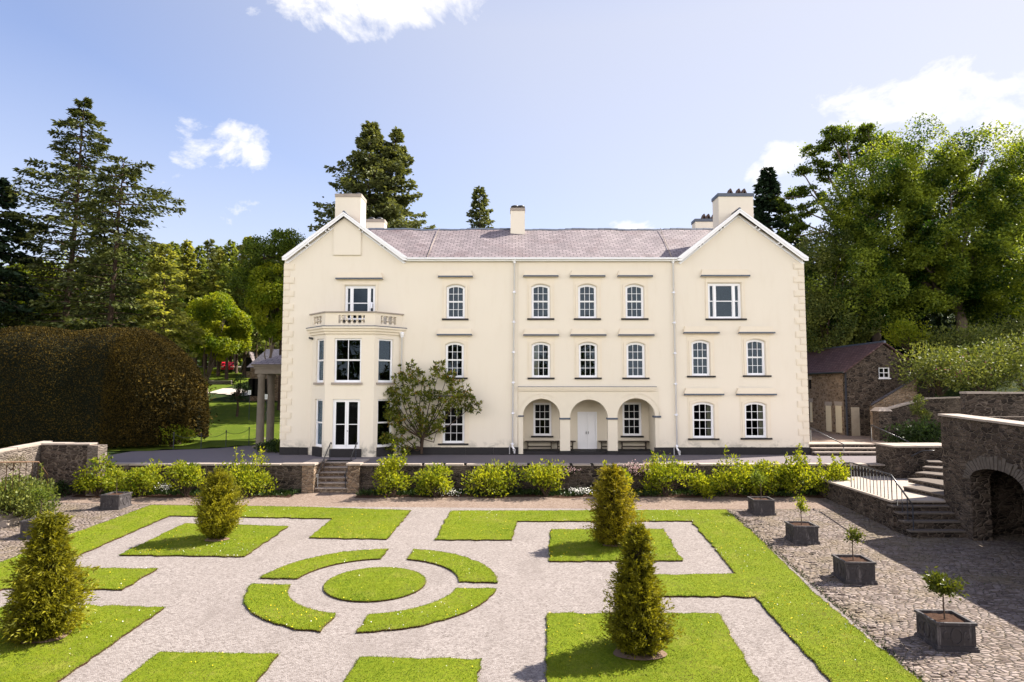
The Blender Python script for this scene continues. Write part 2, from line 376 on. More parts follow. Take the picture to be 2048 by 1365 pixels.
    def lathe(s, c, prof, n=12, mat=0, smooth=True):       # prof: (r, z)
        v = [(c[0]+r*math.cos(2*math.pi*j/n), c[1]+r*math.sin(2*math.pi*j/n), c[2]+z) for r, z in prof for j in range(n)]
        k = len(prof); fa = [(i*n+j, i*n+(j+1) % n, (i+1)*n+(j+1) % n, (i+1)*n+j) for i in range(k-1) for j in range(n)]
        return s.raw(v, fa, mat, smooth=smooth)
    def leaves(s, P, D, L, Wd, rng, mat=0, rnd=None, wide=.45, N=None):   # rhombic leaf faces at P pointing along D
        P = np.asarray(P, float); n = len(P)
        if n == 0: return s
        D = D/(np.linalg.norm(D, axis=1, keepdims=True)+1e-9)
        R = rng.normal(size=(n, 3)) if N is None else N
        S = np.cross(D, R); S /= np.linalg.norm(S, axis=1, keepdims=True)+1e-9
        L = np.broadcast_to(L, (n,))[:, None]; Wd = np.broadcast_to(Wd, (n,))[:, None]
        v = np.stack([P, P+D*L*wide+S*Wd*.5, P+D*L, P+D*L*wide-S*Wd*.5], 1).reshape(-1, 3)
        fa = np.arange(n*4).reshape(n, 4)
        return s.raw(v, fa, mat, rng.random(n) if rnd is None else rnd)
    def mesh(s, name, mats, org=(0, 0, 0)):
        me = bpy.data.meshes.new(name)
        V = np.concatenate(s.v) if s.v else np.zeros((0, 3)); V = V-np.array(org)
        me.vertices.add(len(V)); me.vertices.foreach_set('co', V.astype(np.float32).ravel())
        fl = [f for f in s.f if len(f)]; idx = [i for i, f in enumerate(s.f) if len(f)]
        tot = np.concatenate([np.full(len(f), f.shape[1]) for f in fl]); li = np.concatenate([f.ravel() for f in fl])
        st = np.concatenate([[0], np.cumsum(tot)[:-1]])
        me.loops.add(len(li)); me.loops.foreach_set('vertex_index', li.astype(np.int32))
        me.polygons.add(len(tot)); me.polygons.foreach_set('loop_start', st.astype(np.int32)); me.polygons.foreach_set('loop_total', tot.astype(np.int32))
        me.polygons.foreach_set('material_index', np.concatenate([s.m[i] for i in idx]).astype(np.int32))
        me.update(calc_edges=True)
        me.polygons.foreach_set('use_smooth', np.concatenate([s.sm[i] for i in idx]))
        r = np.concatenate([s.r[i] for i in idx])
        if r.any():
            at = me.attributes.new('rnd', 'FLOAT', 'FACE'); at.data.foreach_set('value', r.astype(np.float32))
        for m in ([mats] if isinstance(mats, str) else mats): me.materials.append(MATS[m])
        return me
    def build(s, name, mats, parent=None, org=None):
        if org is None: org = parent['_o'] if parent is not None and '_o' in parent else (0, 0, 0)
        o = bpy.data.objects.new(name, s.mesh(name, mats, org)); COL.objects.link(o)
        if parent is not None: o.parent = parent
        o['_o'] = list(org)
        return o
def thing(name, label, cat, loc, group=None):
    o = bpy.data.objects.new(name, None); COL.objects.link(o); o.location = loc; o.empty_display_size = .3
    o['label'] = label; o['category'] = cat; o['_o'] = list(loc)
    if group: o['group'] = group
    return o
def tag(o, label, cat, group=None):
    o['label'] = label; o['category'] = cat
    if group: o['group'] = group
    return o
def struct(mb, name, mats): o = mb.build(name, mats); o['kind'] = 'structure'; return o
def stuff(mb, name, mats, label=None, cat=None):
    o = mb.build(name, mats); o['kind'] = 'stuff'
    if label: tag(o, label, cat)
    return o
def copy_thing(o, loc, label=None, group=None, rotz=0.0, scale=None):
    c = o.copy(); COL.objects.link(c); c.location = loc; c.rotation_euler = (0, 0, rotz)
    if scale: c.scale = scale
    if label: c['label'] = label
    if group: c['group'] = group
    for ch in o.children:
        d = ch.copy(); COL.objects.link(d); d.parent = c
        for g in ch.children: e = g.copy(); COL.objects.link(e); e.parent = d
    return c
RNG = np.random.RandomState
def XZ(Y): return lambda u, v, t: (u, Y+t, v)

#==STRUCTURE==
# ------------------------------------------------------------------ ground and terrain
def smooth(a, b, x):
    t = np.clip((x-a)/(b-a), 0, 1); return t*t*(3-2*t)
YARD = .62
def terr(x, y):
    x = np.asarray(x, float); y = np.asarray(y, float)
    z = np.zeros(np.broadcast(x, y).shape)
    left = smooth(-8, -18, x); z = z+left*(.128*np.clip(y-50, 0, 56)+.06*np.clip(y-106, 0, 30)+.16*np.clip(y-136, 0, 90))
    mid = smooth(-18, -8, x)*smooth(26, 12, x); z = z+mid*.07*np.clip(y-62, 0, 160)
    r = smooth(17.9, 18.6, x)*smooth(38.9, 40.6, y); z = z+r*YARD
    rr = smooth(27.5, 60, x)*smooth(30, 47, y); z = z+rr*(9.0+.10*np.clip(y-50, 0, 80))
    z = z+smooth(18, 40, x)*.10*np.clip(y-58, 0, 120)
    return z
def nlines(lo, hi, step, extra): return np.array(sorted(set(list(np.arange(lo, hi+.1, step))+extra)))
xs = np.concatenate([[-420, -300, -220], np.arange(-160, -60, 8), nlines(-60, 60, 2.5, [-27.2, -27.0, -24.3, -24.05, -11.2, -11.0, -7.8, -7.6, 16.7, 16.8, 17.9, 18.6, 20.4, 20.6]), np.arange(68, 165, 8), [220, 300, 420]])
ys = np.concatenate([[-420, -200, -90, -50], nlines(-30, 72, 2.5, [25.5, 25.9, 34.35, 34.55, 36.2, 36.35, 38.9, 39.4, 40, 40.6]), np.arange(76, 240, 6), [300, 420, 600]])
X, Y = np.meshgrid(xs, ys)
Z = terr(X, Y)+np.random.RandomState(3).normal(0, .04, X.shape)*((np.abs(X) > 26) | (Y > 54))
Z = np.where(Y < 34.5, np.where(X < -27.1, -.05, np.where(X > 20.5, 2.1, -5.5)), Z)
Z = np.where((Y < 34.4) & (X > -27.05) & (X < 20.45), -5.5, Z); 
Z = np.where((Y < 36.25) & (X > -11.1) & (X < -7.7), -5.5, Z); Z = np.where((Y < 34.5) & (Y > 25.7) & (X > 16.75) & (X < 30), -3.0, Z)
Z = np.where(Y < -40, np.where(np.abs(X) > 100, Z, -4), Z)-.06
nx, ny = len(xs), len(ys)
I = np.arange(nx*ny).reshape(ny, nx)
g = MB().raw(np.stack([X, Y, Z], -1), np.stack([I[:-1, :-1], I[:-1, 1:], I[1:, 1:], I[1:, :-1]], -1).reshape(-1, 4), smooth=True)
struct(g, 'ground', 'undergrowth')

def sheet(poly, zf, step=None): # flat fan sheet of a plan polygon
    mb = MB(); tri = tessellate_polygon([[Vector((p[0], p[1], 0)) for p in poly]])
    mb.raw([(p[0], p[1], zf(p[0], p[1])) for p in poly], [tuple(t) for t in tri]); return mb
struct(sheet([(-26.8, -14), (21, -14), (21, 34.3), (-26.8, 34.3)], lambda x, y: zg(x, y)), 'cobbled_yard', 'cobble_paving')
YAW = math.radians(3.2)
# gravel of the parterre and the brown path along the wall
LO = [onG(303, 1011), onG(0, 1127)]; RO = [onG(1452, 1020.5), onG(1832, 1357)]
def ext(a, b, y): t = (y-a.y)/(b.y-a.y); return (a.x+(b.x-a.x)*t, y)
YN = 5.5
struct(sheet([LO[0][:2], ext(*LO, YN), ext(*RO, YN), RO[1][:2], RO[0][:2]], lambda x, y: zg(x, y)+.006), 'gravel_path', 'pale_gravel')
struct(sheet([(-22.9, 34.2), (-22.9, 31.8), (-18.6, 31.35)]+[onG(303, 1009)[:2], onG(822, 1020)[:2], onG(1100, 1021)[:2], onG(1452, 1019)[:2]]+[(15.2, 30.4), (15.4, 34.2)], lambda x, y: zg(x, y)+.004), 'brown_path', 'brown_gravel')

# lawns: raised turf panels cut in the gravel
LAWNS = []
def rough_poly(P, rng, step=.22, amp=.026):
    out = []
    for i in range(len(P)):
        a = np.array(P[i][:2]); b = np.array(P[(i+1) % len(P)][:2]); n = max(1, int(np.linalg.norm(b-a)/step))
        nn = np.array([-(b-a)[1], (b-a)[0]])/(np.linalg.norm(b-a)+1e-9)
        for k in range(n): out.append(tuple(a+(b-a)*k/n+nn*rng.normal(0, amp)*(k > 0)))
    return out
lrng = RNG(11)
TH = .058
def lawn(P):
    P = rough_poly([p[:2] if hasattr(p, 'x') else p for p in P], lrng); LAWNS.append(P); mb = MB()
    mb.plate([P], lambda u, v, t: (u, v, zg(u, v)+t), TH, -.02, 0, 1)
    o = struct(mb, 'lawn', ['lawn_turf', 'soil'])
g_ = lambda x, y: onG(x, y, TH*.7)
LI = [g_(339, 1032), g_(0, 1181.7)]; RI = [g_(1511, 1194), g_(1663.5, 1364.6)]
lawn([g_(303, 1011), g_(600, 1014.5), g_(822, 1021.7), g_(772.7, 1079), g_(619, 1076), g_(667, 1037.7), g_(339, 1032), g_(138, 1119.7), g_(108, 1136.5),
      g_(314.6, 1138.6), g_(244, 1179.8), g_(8, 1178), ext(*LI, 14), ext(*LI, YN), ext(*LO, YN), g_(0, 1127), g_(141, 1070)])
lawn([g_(902, 1022.5), g_(1100, 1022), g_(1452, 1020.5), g_(1520, 1080), g_(1626.8, 1186), g_(1832, 1357), ext(*RO, YN), ext(*RI, YN), g_(1663.5, 1364.6), g_(1511, 1194),
      g_(1235, 1192), g_(1240, 1152), g_(1473, 1148.7), g_(1384, 1042.5), g_(1033, 1043), g_(1024, 1080), g_(869.7, 1080)])
lawn([g_(370.4, 1047.6), g_(576.4, 1053.5), g_(488.6, 1113), g_(238.6, 1110.7)])
lawn([g_(1101.8, 1059.6), g_(1327, 1058.8), g_(1365.5, 1121.8), g_(1099, 1123)])
a, b = g_(328.7, 1215.6), g_(118.5, 1361); lawn([a, ext(a, b, 14.2), (ext(a, b, 14.2)[0]-4.55, 14.45), (a.x-4.6, a.y+.25)])
a, b, c, d = g_(1096.3, 1228), g_(1437, 1228), g_(1515, 1364.6), g_(1092.4, 1364.6); lawn([a, b, ext(b, c, 13.9), ext(a, d, 13.9)])
a, b = g_(320, 1305), g_(557, 1310); lawn([a, b, (b.x-.3, 9), (a.x-.3, 9.2)])
a, b = g_(720, 1316), g_(962, 1319); lawn([a, b, (b.x-.25, 9), (a.x-.3, 9)])
CC = np.array([-4.27, 20.5])
cy_, sy_ = math.cos(-YAW), math.sin(-YAW)
def gf(a, b): return (CC[0]+a*cy_-b*sy_, CC[1]+a*sy_+b*cy_)
lawn([gf(1.56*math.cos(t), 1.48*math.sin(t)) for t in np.linspace(0, 2*math.pi, 40, endpoint=False)])
for q in range(4):
    pts = []
    R0, R1, gx, gy = 2.62, 3.82, .47, .30
    sx_, sy2 = ((1, 1), (-1, 1), (-1, -1), (1, -1))[q]
    for Rr, rev in ((R1, False), (R0, True)):
        t0 = math.asin(gy/Rr); t1 = math.acos(gx/Rr)
        ts = np.linspace(t0, t1, 12); ts = ts[::-1] if rev else ts
        pts += [gf(sx_*Rr*math.cos(t), sy2*Rr*.93*math.sin(t)) for t in ts]
    lawn(pts)

# terrace of dark tarmac before the house, lawn and paths behind on the left, the upper yard on the right
SX0, SX1 = onY(630, 950, 34.02).x, onY(697, 950, 34.02).x
TERR = [(-24, 34.5), (SX0-.6, 34.5), (SX0-.6, 35.9), (SX1+.6, 35.9), (SX1+.6, 34.5), (24, 34.5), (24, 39.3), (18.0, 39.3), (18.0, 39.5), (-13.8, 39.5), (-13.8, 52), (-17.3, 46.5), (-19.5, 42.8), (-24, 40.8)]
struct(sheet(TERR, lambda x, y: .0), 'terrace', 'tarmac_path')
def drape(poly, dz, step, mat, name):
    P = np.array(poly); lo = P.min(0); hi = P.max(0); mb = MB()
    gx = np.arange(lo[0], hi[0]+step, step); gy = np.arange(lo[1], hi[1]+step, step)
    def inside(x, y):
        c = False; j = len(P)-1
        for i in range(len(P)):
            if (P[i][1] > y) != (P[j][1] > y) and x < (P[j][0]-P[i][0])*(y-P[i][1])/(P[j][1]-P[i][1])+P[i][0]: c = not c
            j = i
        return c
    V = []; Fc = []
    for x in gx[:-1]:
        for y in gy[:-1]:
            if inside(x+step/2, y+step/2):
                k = len(V); V += [(a, b, float(terr(a, b))+dz) for a, b in ((x, y), (x+step, y), (x+step, y+step), (x, y+step))]; Fc.append((k, k+1, k+2, k+3))
    return struct(mb.raw(V, Fc), name, mat)
drape([(-24, 41), (-19.5, 43), (-17.3, 46.7), (-13, 52), (-13, 66), (-36, 70), (-36, 112), (-60, 112), (-60, 41)], .02, 1.2, 'meadow', 'back_lawn')
drape([(-14, 54), (-12, 54), (-12, 66), (-20, 74), (-36, 80), (-36, 76), (-22, 70)], .06, .7, 'concrete_pale', 'garden_path')
drape([(-90, 108), (-30, 108), (-30, 114), (-90, 114)], .10, 1.5, 'concrete_pale', 'road')
struct(sheet([(18.0, 39.3), (25, 39.3), (26.5, 47), (24.2, 60), (18, 60)], lambda x, y: YARD+.01), 'upper_yard', 'brown_gravel')

# ------------------------------------------------------------------ the house
XL, XR = fx(565), fx(1612)
BACK = FY+8.8
ZE = fz(519)                        # eaves
house = thing('manor_house', 'large cream rendered country house with white sash windows and slate roof', 'house', (2, FY, 0))
def arch_loop(x0, x1, z0, z1, rise, n=9):
    w2 = (x1-x0)/2; cx = (x0+x1)/2; pts = [(x0, z0), (x1, z0)]
    if rise <= 0: return pts+[(x1, z1), (x0, z1)]
    Rr = (w2*w2+rise*rise)/(2*rise); zc = z1-Rr; a = math.asin(min(1, w2/Rr))
    return pts+[(cx+Rr*math.sin(t), zc+Rr*math.cos(t)) for t in np.linspace(a, -a, n)]
HOLES = []
def px_rect(x0, x1, yt, yb, Y=FY):
    ym = (yt+yb)/2; return onY(x0, ym, Y).x, onY(x1, ym, Y).x, fz(yb, Y), fz(yt, Y)
def frame_geo(mb, x0, x1, z0, z1, rise, cols, rows, fm, t, meet=None, outer=.085, bar=.026, sill=.10):
    """white sash window: box frame, two sashes with glazing bars"""
    L = arch_loop(x0, x1, z0, z1, rise); ins = arch_loop(x0+outer, x1-outer, z0+sill, z1-outer, rise*.8)
    mb.plate([L, ins], fm, t, t+.10)
    ix0, ix1, iz0, iz1 = x0+outer, x1-outer, z0+sill, z1-outer
    mz = iz0+(iz1-iz0)*(.5 if meet is None else meet)
    st = .045
    for k, (a, b, tt) in enumerate(((iz0, mz, t+.055), (mz, iz1, t+.02))):
        r = rise*.8 if k == 1 else 0
        out = arch_loop(ix0, ix1, a, b+(.02 if k == 0 else 0), r); holes = []
        rr = max(1, rows//2)
        cw = (ix1-ix0-2*st-(cols-1)*bar)/cols; chh = (b-a-2*st-(rr-1)*bar)/rr
        for i in range(cols):
            for j in range(rr):
                xx = ix0+st+i*(cw+bar); zz = a+st+j*(chh+bar); h = chh; rs = 0
                lp = [(xx, zz), (xx+cw, zz), (xx+cw, zz+h), (xx, zz+h)]
                if r > 0 and j == rr-1:
                    cx = (ix0+ix1)/2; w2 = (ix1-ix0)/2; Rr = (w2*w2+r*r)/(2*r); zt = lambda x: (b-Rr)+math.sqrt(max(0, Rr*Rr-(x-cx)**2))-st
                    xs_ = np.linspace(xx+cw, xx, 5); lp = [(xx, zz), (xx+cw, zz)]+[(x, zt(x)) for x in xs_]
                holes.append(lp)
        mb.plate([out]+holes, fm, tt, tt+.04)
    return ix0, ix1, iz0, iz1
def pane_geo(x0, x1, z0, z1, rise, fm, t):
    return MB().plate([arch_loop(x0, x1, z0, z1, rise)], fm, t, t+.006)
def window(x0, x1, yt, yb, hood=None, sill=None, rise=.16, cols=3, rows=4, Y=FY, panel=True, rec=.10, curt=None, meet=None, hole=None, arch_w=.10, parent=None, topmat=1):
    X0, X1, Z0, Z1 = px_rect(x0, x1, yt, yb, Y)
    fm = XZ(Y)
    (HOLES if hole is None else hole).append(arch_loop(X0, X1, Z0, Z1, rise))
    mb = MB(); i = frame_geo(mb, X0+.004, X1-.004, Z0+.004, Z1-.004, rise, cols, rows, fm, rec, meet)
    wo = mb.build('window', 'white_paint', parent or house)
    pane_geo(i[0]-.02, i[1]+.02, i[2]-.02, i[3]+.02, rise*.8, fm, rec+.078).build('pane', 'window_glass', wo)
    if sill:
        s0, s1 = onY(sill[0], yb, Y).x, onY(sill[1], yb, Y).x
        MB().box(s0, s1, Y-.10, Y+rec+.02, Z0-.085, Z0+.012).build('sill', 'dark_slate_sill', wo)
    if hood:
        h0, h1, ht, hb = px_rect(hood[0], hood[1], hood[2], hood[3], Y)
        m = MB(); th = (ht-hb)
        m.box(h0+.16, h1-.16, Y-.09, Y+.05, hb-.09, hb+.05, 0); m.box(h0+.08, h1-.08, Y-.15, Y+.05, hb+.05, hb+th*.40, 0)
        m.box(h0, h1, Y-.21, Y+.05, hb+th*.40, ht-.09, 0)
        m.hexa([(h0-.02, Y-.24, ht-.088), (h1+.02, Y-.24, ht-.088), (h1+.02, Y+.05, ht-.088), (h0-.02, Y+.05, ht-.088), (h0-.02, Y-.24, ht), (h1+.02, Y-.24, ht), (h1-.03, Y+.05, ht+.05), (h0+.03, Y+.05, ht+.05)], 1)
        m.build('hood_mould', ['cream_trim', 'lead'], wo)
        if panel:
            s0, s1 = X0-.27, X1+.27; m = MB()
            A1 = arch_loop(X0-arch_w*1.7, X1+arch_w*1.7, Z0, Z1+arch_w*1.9, rise*1.35); A2 = arch_loop(X0-arch_w*1.7+.004, X1+arch_w*1.7-.004, Z0, Z1+arch_w*1.9-.004, rise*1.35); A3 = arch_loop(X0-arch_w*.35, X1+arch_w*.35, Z0, Z1+arch_w*.4, rise*1.1)
            m.plate([[(s0, Z0), (s0, hb-.06), (s1, hb-.06), (s1, Z0)]+A1[1:]+A1[:1]], fm, -.025, .05)
            m.plate([[A2[0]]+A2[:0:-1]+A3[1:]+A3[:1]], fm, -.062, .051)
            m.build('architrave', 'cream_trim', wo)
    if curt:
        m = MB(); zb, zt = Z0+.05, Z1-.05
        for (u0, u1) in curt:
            a, b = X0+(X1-X0)*u0, X0+(X1-X0)*u1; n = 14; V = []; Fc = []
            for k in range(n+1):
                x = a+(b-a)*k/n; y = Y+rec+.20+.035*math.sin(k*1.9)
                V += [(x, y, zb), (x, y, zt)]
            for k in range(n): Fc.append((2*k, 2*k+2, 2*k+3, 2*k+1))
            m.raw(V, Fc)
        m.build('curtain', 'curtain', wo)
    return wo
# --- sash windows of the front, by storey (pixel measurements of the front plane)
window(893, 929.7, 569.6, 638, (877.5, 945.5, 543, 553), (884, 937))
for x0, x1 in ((1063, 1100), (1156.3, 1193), (1251, 1287.6)): c = (x0+x1)/2; window(x0, x1, 569, 637.6, (c-34.3, c+34.3, 543.5, 552), (c-27, c+27))
window(891, 927.6, 685, 756, (875, 944, 659.5, 669), (882, 935.5))
for k, (x0, x1) in enumerate(((1063.5, 1100.6), (1157.5, 1194.7), (1253, 1290))): c = (x0+x1)/2; window(x0, x1, 685, 756, (c-35, c+35, 659.5, 669.5), (c-27, c+27), curt=[(.05, .42)] if k == 0 else None)
window(1383.4, 1419.7, 681, 752.5, (1366.5, 1436.5, 655, 665), (1374, 1430.6)); window(1493, 1530.3, 679, 751.5, (1476.5, 1547, 655, 665), (1485.6, 1542))
window(1385, 1428, 804.7, 877.5, (1367.8, 1445.3, 778, 788), (1376, 1438), curt=[(.74, .97)]); window(1489.7, 1532.8, 804.7, 876.6, (1472, 1550, 778, 788), (1481, 1543.7), curt=[(.72, .97)])
window(885, 929, 812, 887.6, (873, 945, 785, 791), (876, 937))
# --- three-light windows under the gables
def triple(x0, x1, yt, yb, hood, sill, fr=(.21, .79)):
    X0, X1, Z0, Z1 = px_rect(x0, x1, yt, yb); HOLES.append(arch_loop(X0, X1, Z0, Z1, 0)); fm = XZ(FY); m = MB()
    a, b = X0+(X1-X0)*fr[0], X0+(X1-X0)*fr[1]; mu = .10
    lights = [(X0+.09, a-mu/2), (a+mu/2, b-mu/2), (b+mu/2, X1-.09)]
    out = [(X0+.004, Z0+.004), (X1-.004, Z0+.004), (X1-.004, Z1-.004), (X0+.004, Z1-.004)]
    m.plate([out]+[[(u, Z0+.10), (v, Z0+.10), (v, Z1-.10), (u, Z1-.10)] for u, v in lights], fm, .08, .19)
    zm = (Z0+Z1)/2
    for u, v in lights:
        for z0, z1, tt in ((Z0+.10, zm+.02, .145), (zm-.02, Z1-.10, .11)):
            m.plate([[(u, z0), (v, z0), (v, z1), (u, z1)], [(u+.05, z0+.05), (v-.05, z0+.05), (v-.05, z1-.05), (u+.05, z1-.05)]], fm, tt, tt+.035)
    wo = m.build('window', 'white_paint', house)
    p = MB()
    p.plate([[(X0+.07, Z0+.08), (X1-.07, Z0+.08), (X1-.07, Z1-.08), (X0+.07, Z1-.08)]], fm, .165, .171); p.build('pane', 'window_glass', wo)
    s0, s1 = onY(sill[0], yb).x, onY(sill[1], yb).x
    MB().box(s0, s1, FY-.10, FY+.1, Z0-.085, Z0+.012).build('sill', 'dark_slate_sill', wo)
    h0, h1, ht, hb = px_rect(*hood); th = ht-hb; q = MB()
    q.box(h0+.14, h1-.14, FY-.06, FY+.05, hb-.06, hb+.06, 0); q.box(h0+.07, h1-.07, FY-.15, FY+.05, hb+.06, hb+th*.40, 0); q.box(h0, h1, FY-.21, FY+.05, hb+th*.40, ht-.09, 0)
    q.hexa([(h0-.02, FY-.24, ht-.088), (h1+.02, FY-.24, ht-.088), (h1+.02, FY+.05, ht-.088), (h0-.02, FY+.05, ht-.088), (h0-.02, FY-.24, ht), (h1+.02, FY-.24, ht), (h1-.03, FY+.05, ht+.05), (h0+.03, FY+.05, ht+.05)], 1)
    q.build('hood_mould', ['cream_trim', 'lead'], wo)
    q = MB(); s0 += .05; s1 -= .05
    for a, b, c, d, e in ((s0, X0-.162, Z0, Z1+.18, .025), (X1+.162, s1, Z0, Z1+.18, .025), (s0, s1, Z1+.183, hb-.062, .025), (X0-.158, X0-.04, Z0, Z1+.05, .062), (X1+.04, X1+.158, Z0, Z1+.05, .062), (X0-.158, X1+.158, Z1+.052, Z1+.178, .064)): q.box(a, b, FY-e, FY+.02, c, d)
    q.build('architrave', 'cream_trim', wo)
triple(690, 750, 572, 641, (673.7, 766, 548, 557), (683, 757)); triple(1416.3, 1482, 567, 638, (1401, 1497, 542, 551.5), (1411, 1492.8))

# --- porch recess behind three arches, bay opening
ARC0, ARC1 = fx(1037, 840), fx(1318, 840); AZ = fz(783)
HOLES.append([(ARC0, -.3), (ARC1, -.3), (ARC1, AZ), (ARC0, AZ)])
BX0, BX1, BXa, BXb, BD = -12.15, -6.78, -10.93, -8.08, 1.3    # bay plan: ends at the wall, front face, projection
BZ = fz(662)
HOLES.append([(BX0+.5, .2), (BX1-.5, .2), (BX1-.5, BZ-.4), (BX0+.5, BZ-.4)])
GLx0, GLx1, GLa = fx(571, 517)+.12, fx(813, 517)-.14, fx(690, 430)
GRx0, GRx1, GRa = fx(1358, 517)+.16, fx(1605.5, 517), fx(1475.6, 422)
ZA = fz(434); ZG = ZE-.05
facade = [(XL, -.3), (XR, -.3), (XR, ZG), (GRa, fz(428)), (GRx0, ZG), (GLx1, ZG), (GLa, ZA), (XL, ZG)]
wall = MB(); wall.plate([facade]+HOLES, XZ(FY), 0, .32)
wall.box(XL, XL+.35, FY+.325, BACK, -.3, ZG); wall.box(XR-.35, XR, FY+.325, BACK, -.3, ZG)
wall.plate([[(XL+.36, -.3), (XR-.36, -.3), (XR-.36, ZG), (GRa, fz(428)), (GRx0, ZG), (GLx1, ZG), (GLa, ZA), (XL+.36, ZG)]], XZ(BACK-.3), 0, .295)
wall.build('wall', 'cream_render', house)
# inner partition keeps the rooms dark
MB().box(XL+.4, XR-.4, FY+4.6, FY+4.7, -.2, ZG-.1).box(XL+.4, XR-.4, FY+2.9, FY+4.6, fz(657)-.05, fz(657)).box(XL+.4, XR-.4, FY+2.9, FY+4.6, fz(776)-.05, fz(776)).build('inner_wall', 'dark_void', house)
# plinth of dark stone
PT = fz(895); R_ = RNG(5)
def plinth(x0, x1):
    x = x0; pl = MB()
    while x < x1-.05:
        w_ = min(R_.uniform(1.0, 1.9), x1-x); pl.box(x+.004, x+w_-.004, FY-.09, FY+.02, -.25, PT+R_.uniform(-.01, .01)); x += w_
    pl.build('plinth', 'dark_slate_sill', house)
plinth(BX1+.15, ARC0); plinth(ARC1-.32, XR+.05); plinth(XL, BX0-.1)
# quoins
for side, (px_top, px_bot, ytop, ybot) in (('l', (570, 559, 528, 880)), ('r', (1606, 1619.5, 526, 886))):
    q = MB(); y = ytop; k = 0
    zt, zb = fz(ytop), fz(ybot); n = 26; hgt = (zt-zb)/n; xx = XL if side == 'l' else XR; sg = 1 if side == 'l' else -1
    for i in range(n):
        L = .62 if i % 2 == 0 else .33; z1 = zt-i*hgt; z0 = z1-hgt+.012
        a, b = sorted((xx-sg*.025, xx+sg*L)); q.box(a, b, FY-.045, FY+.03, z0+.016, z1-.016, 0)
        a, b = sorted((xx+sg*.05, xx+sg*(L-.06))); q.box(a, b, FY-.058, FY+.03, z0+.07, z1-.07, 1)
        L2 = .62 if i % 2 else .33; a, b = sorted((xx-sg*.028, xx+sg*.03)); q.box(a, b, FY-.022, FY+L2, z0+.003, z1-.003, 0)
    q.build('quoins', ['cream_trim', 'cream_trim'], house)
# porch
PB = FY+1.95
porch = MB()
def arch_px(x0, x1, yc, ys, yb):
    X0, X1 = onY(x0, 830).x, onY(x1, 830).x; Z0 = -.31; zs = fz(ys); zc = fz(yc); cx = (X0+X1)/2; r = (X1-X0)/2
    return [(X0, Z0), (X1, Z0), (X1, zs)]+[(cx+r*math.cos(t), zs+(zc-zs)*math.sin(t)) for t in np.linspace(0, math.pi, 21)[1:-1]]+[(X0, zs)]
AR = [(1046, 1120, 798, 832), (1140, 1215.5, 799.5, 836), (1234.5, 1310, 797, 833)]
loops = [arch_px(*a, 905) for a in AR]
outl = [(ARC0, -.3)]
for lp in loops: outl += [(lp[0][0], -.3)]+[(lp[-1][0], lp[-1][1])]+[p for p in reversed(lp[2:-1])]+[(lp[1][0], -.3)]
outl += [(ARC1, -.3), (ARC1, AZ-.004), (ARC0, AZ-.004)]
porch.plate([outl], XZ(FY), -.05, .38)
porch_o = porch.build('porch_arcade', 'porch_cream', house)
for k, a in enumerate(AR):   # label mouldings, keystones and imposts
    m = MB()
    X0, X1 = onY(a[0], 830).x, onY(a[1], 830).x; zs, zc = fz(a[3]), fz(a[2]); cx = (X0+X1)/2; r = (X1-X0)/2; h = zc-zs
    th = np.linspace(0 if k == 2 else .55, math.pi if k == 0 else math.pi-.55, 19)
    if k == 0: th = np.linspace(.95, math.pi, 15)
    if k == 2: th = np.linspace(0, math.pi-.95, 15)
    if k != 1:
        o_ = [(cx+(r+.36)*math.cos(t), zs+(h+.36)*math.sin(t)) for t in th]; i_ = [(cx+(r+.28)*math.cos(t), zs+(h+.28)*math.sin(t)) for t in th]
        m.plate([o_+i_[::-1]], XZ(FY), -.075, -.04)
    m.plate([[(cx-.09, zc+.03), (cx+.09, zc+.03), (cx+.14, zc+.30), (cx-.14, zc+.30)]], XZ(FY), -.07, -.04)
    m.build('arch_moulding', 'porch_cream', porch_o)
for x0, x1, y0, y1 in ((1120, 1140, 836, 839.5), (1214.5, 1234.5, 836, 839.5), (1308, 1321, 832, 835.5), (1037, 1047, 831, 834)):
    MB().box(onY(x0-.6, 836).x, onY(x1+.6, 836).x, FY-.11, FY+.40, fz(y1), fz(y0)).build('impost', 'lead', porch_o)
for a, b in ((1120, 1140), (1214.5, 1234.5)):
    X0, X1 = onY(a, 870).x, onY(b, 870).x; m = MB().box(X0-.02, X1+.02, FY-.075, FY+.43, -.3, fz(902)); m.build('pier_base', 'dark_slate_sill', porch_o)
c0, c1 = onY(1037, 776).x, onY(1311, 776).x
m = MB().box(c0, c1, FY-.12, FY+.02, fz(782), fz(778), 0).box(c0-.03, c1+.03, FY-.18, FY+.02, fz(778), fz(774.6), 0)
m.box(c0-.04, c1+.04, FY-.20, FY+.02, fz(774.6), fz(773.4), 1); m.build('string_course', ['cream_trim', 'lead'], house)
PH = []
pw = []
yk = lambda p: p
pd = dict(Y=PB, hole=PH, rise=0, panel=False, rec=.06, parent=porch_o)
window(1066.5, 1103, 806, 872.5, None, (1062, 1106.5), **pd); window(1245, 1283, 805.5, 872.5, None, (1241.5, 1287), **pd)
dx0, dx1, dz0, dz1 = px_rect(1155, 1194, 824, 899, PB)
PH.append([(dx0, -.25), (dx1, -.25), (dx1, dz1), (dx0, dz1)])
m = MB(); m.plate([[(ARC0-.1, -.3), (ARC1+.1, -.3), (ARC1+.1, AZ+.2), (ARC0-.1, AZ+.2)]]+PH, XZ(PB), 0, .2)
m.box(ARC0-.1, loops[0][0][0]-.02, FY+.385, PB-.003, -.3, AZ+.2); m.box(loops[2][1][0]+.02, ARC1+.1, FY+.385, PB-.003, -.3, AZ+.2); m.box(ARC0-.1, ARC1+.1, FY+.325, PB-.003, AZ-.1, AZ+.15)
m.build('porch_wall', 'porch_cream', porch_o)
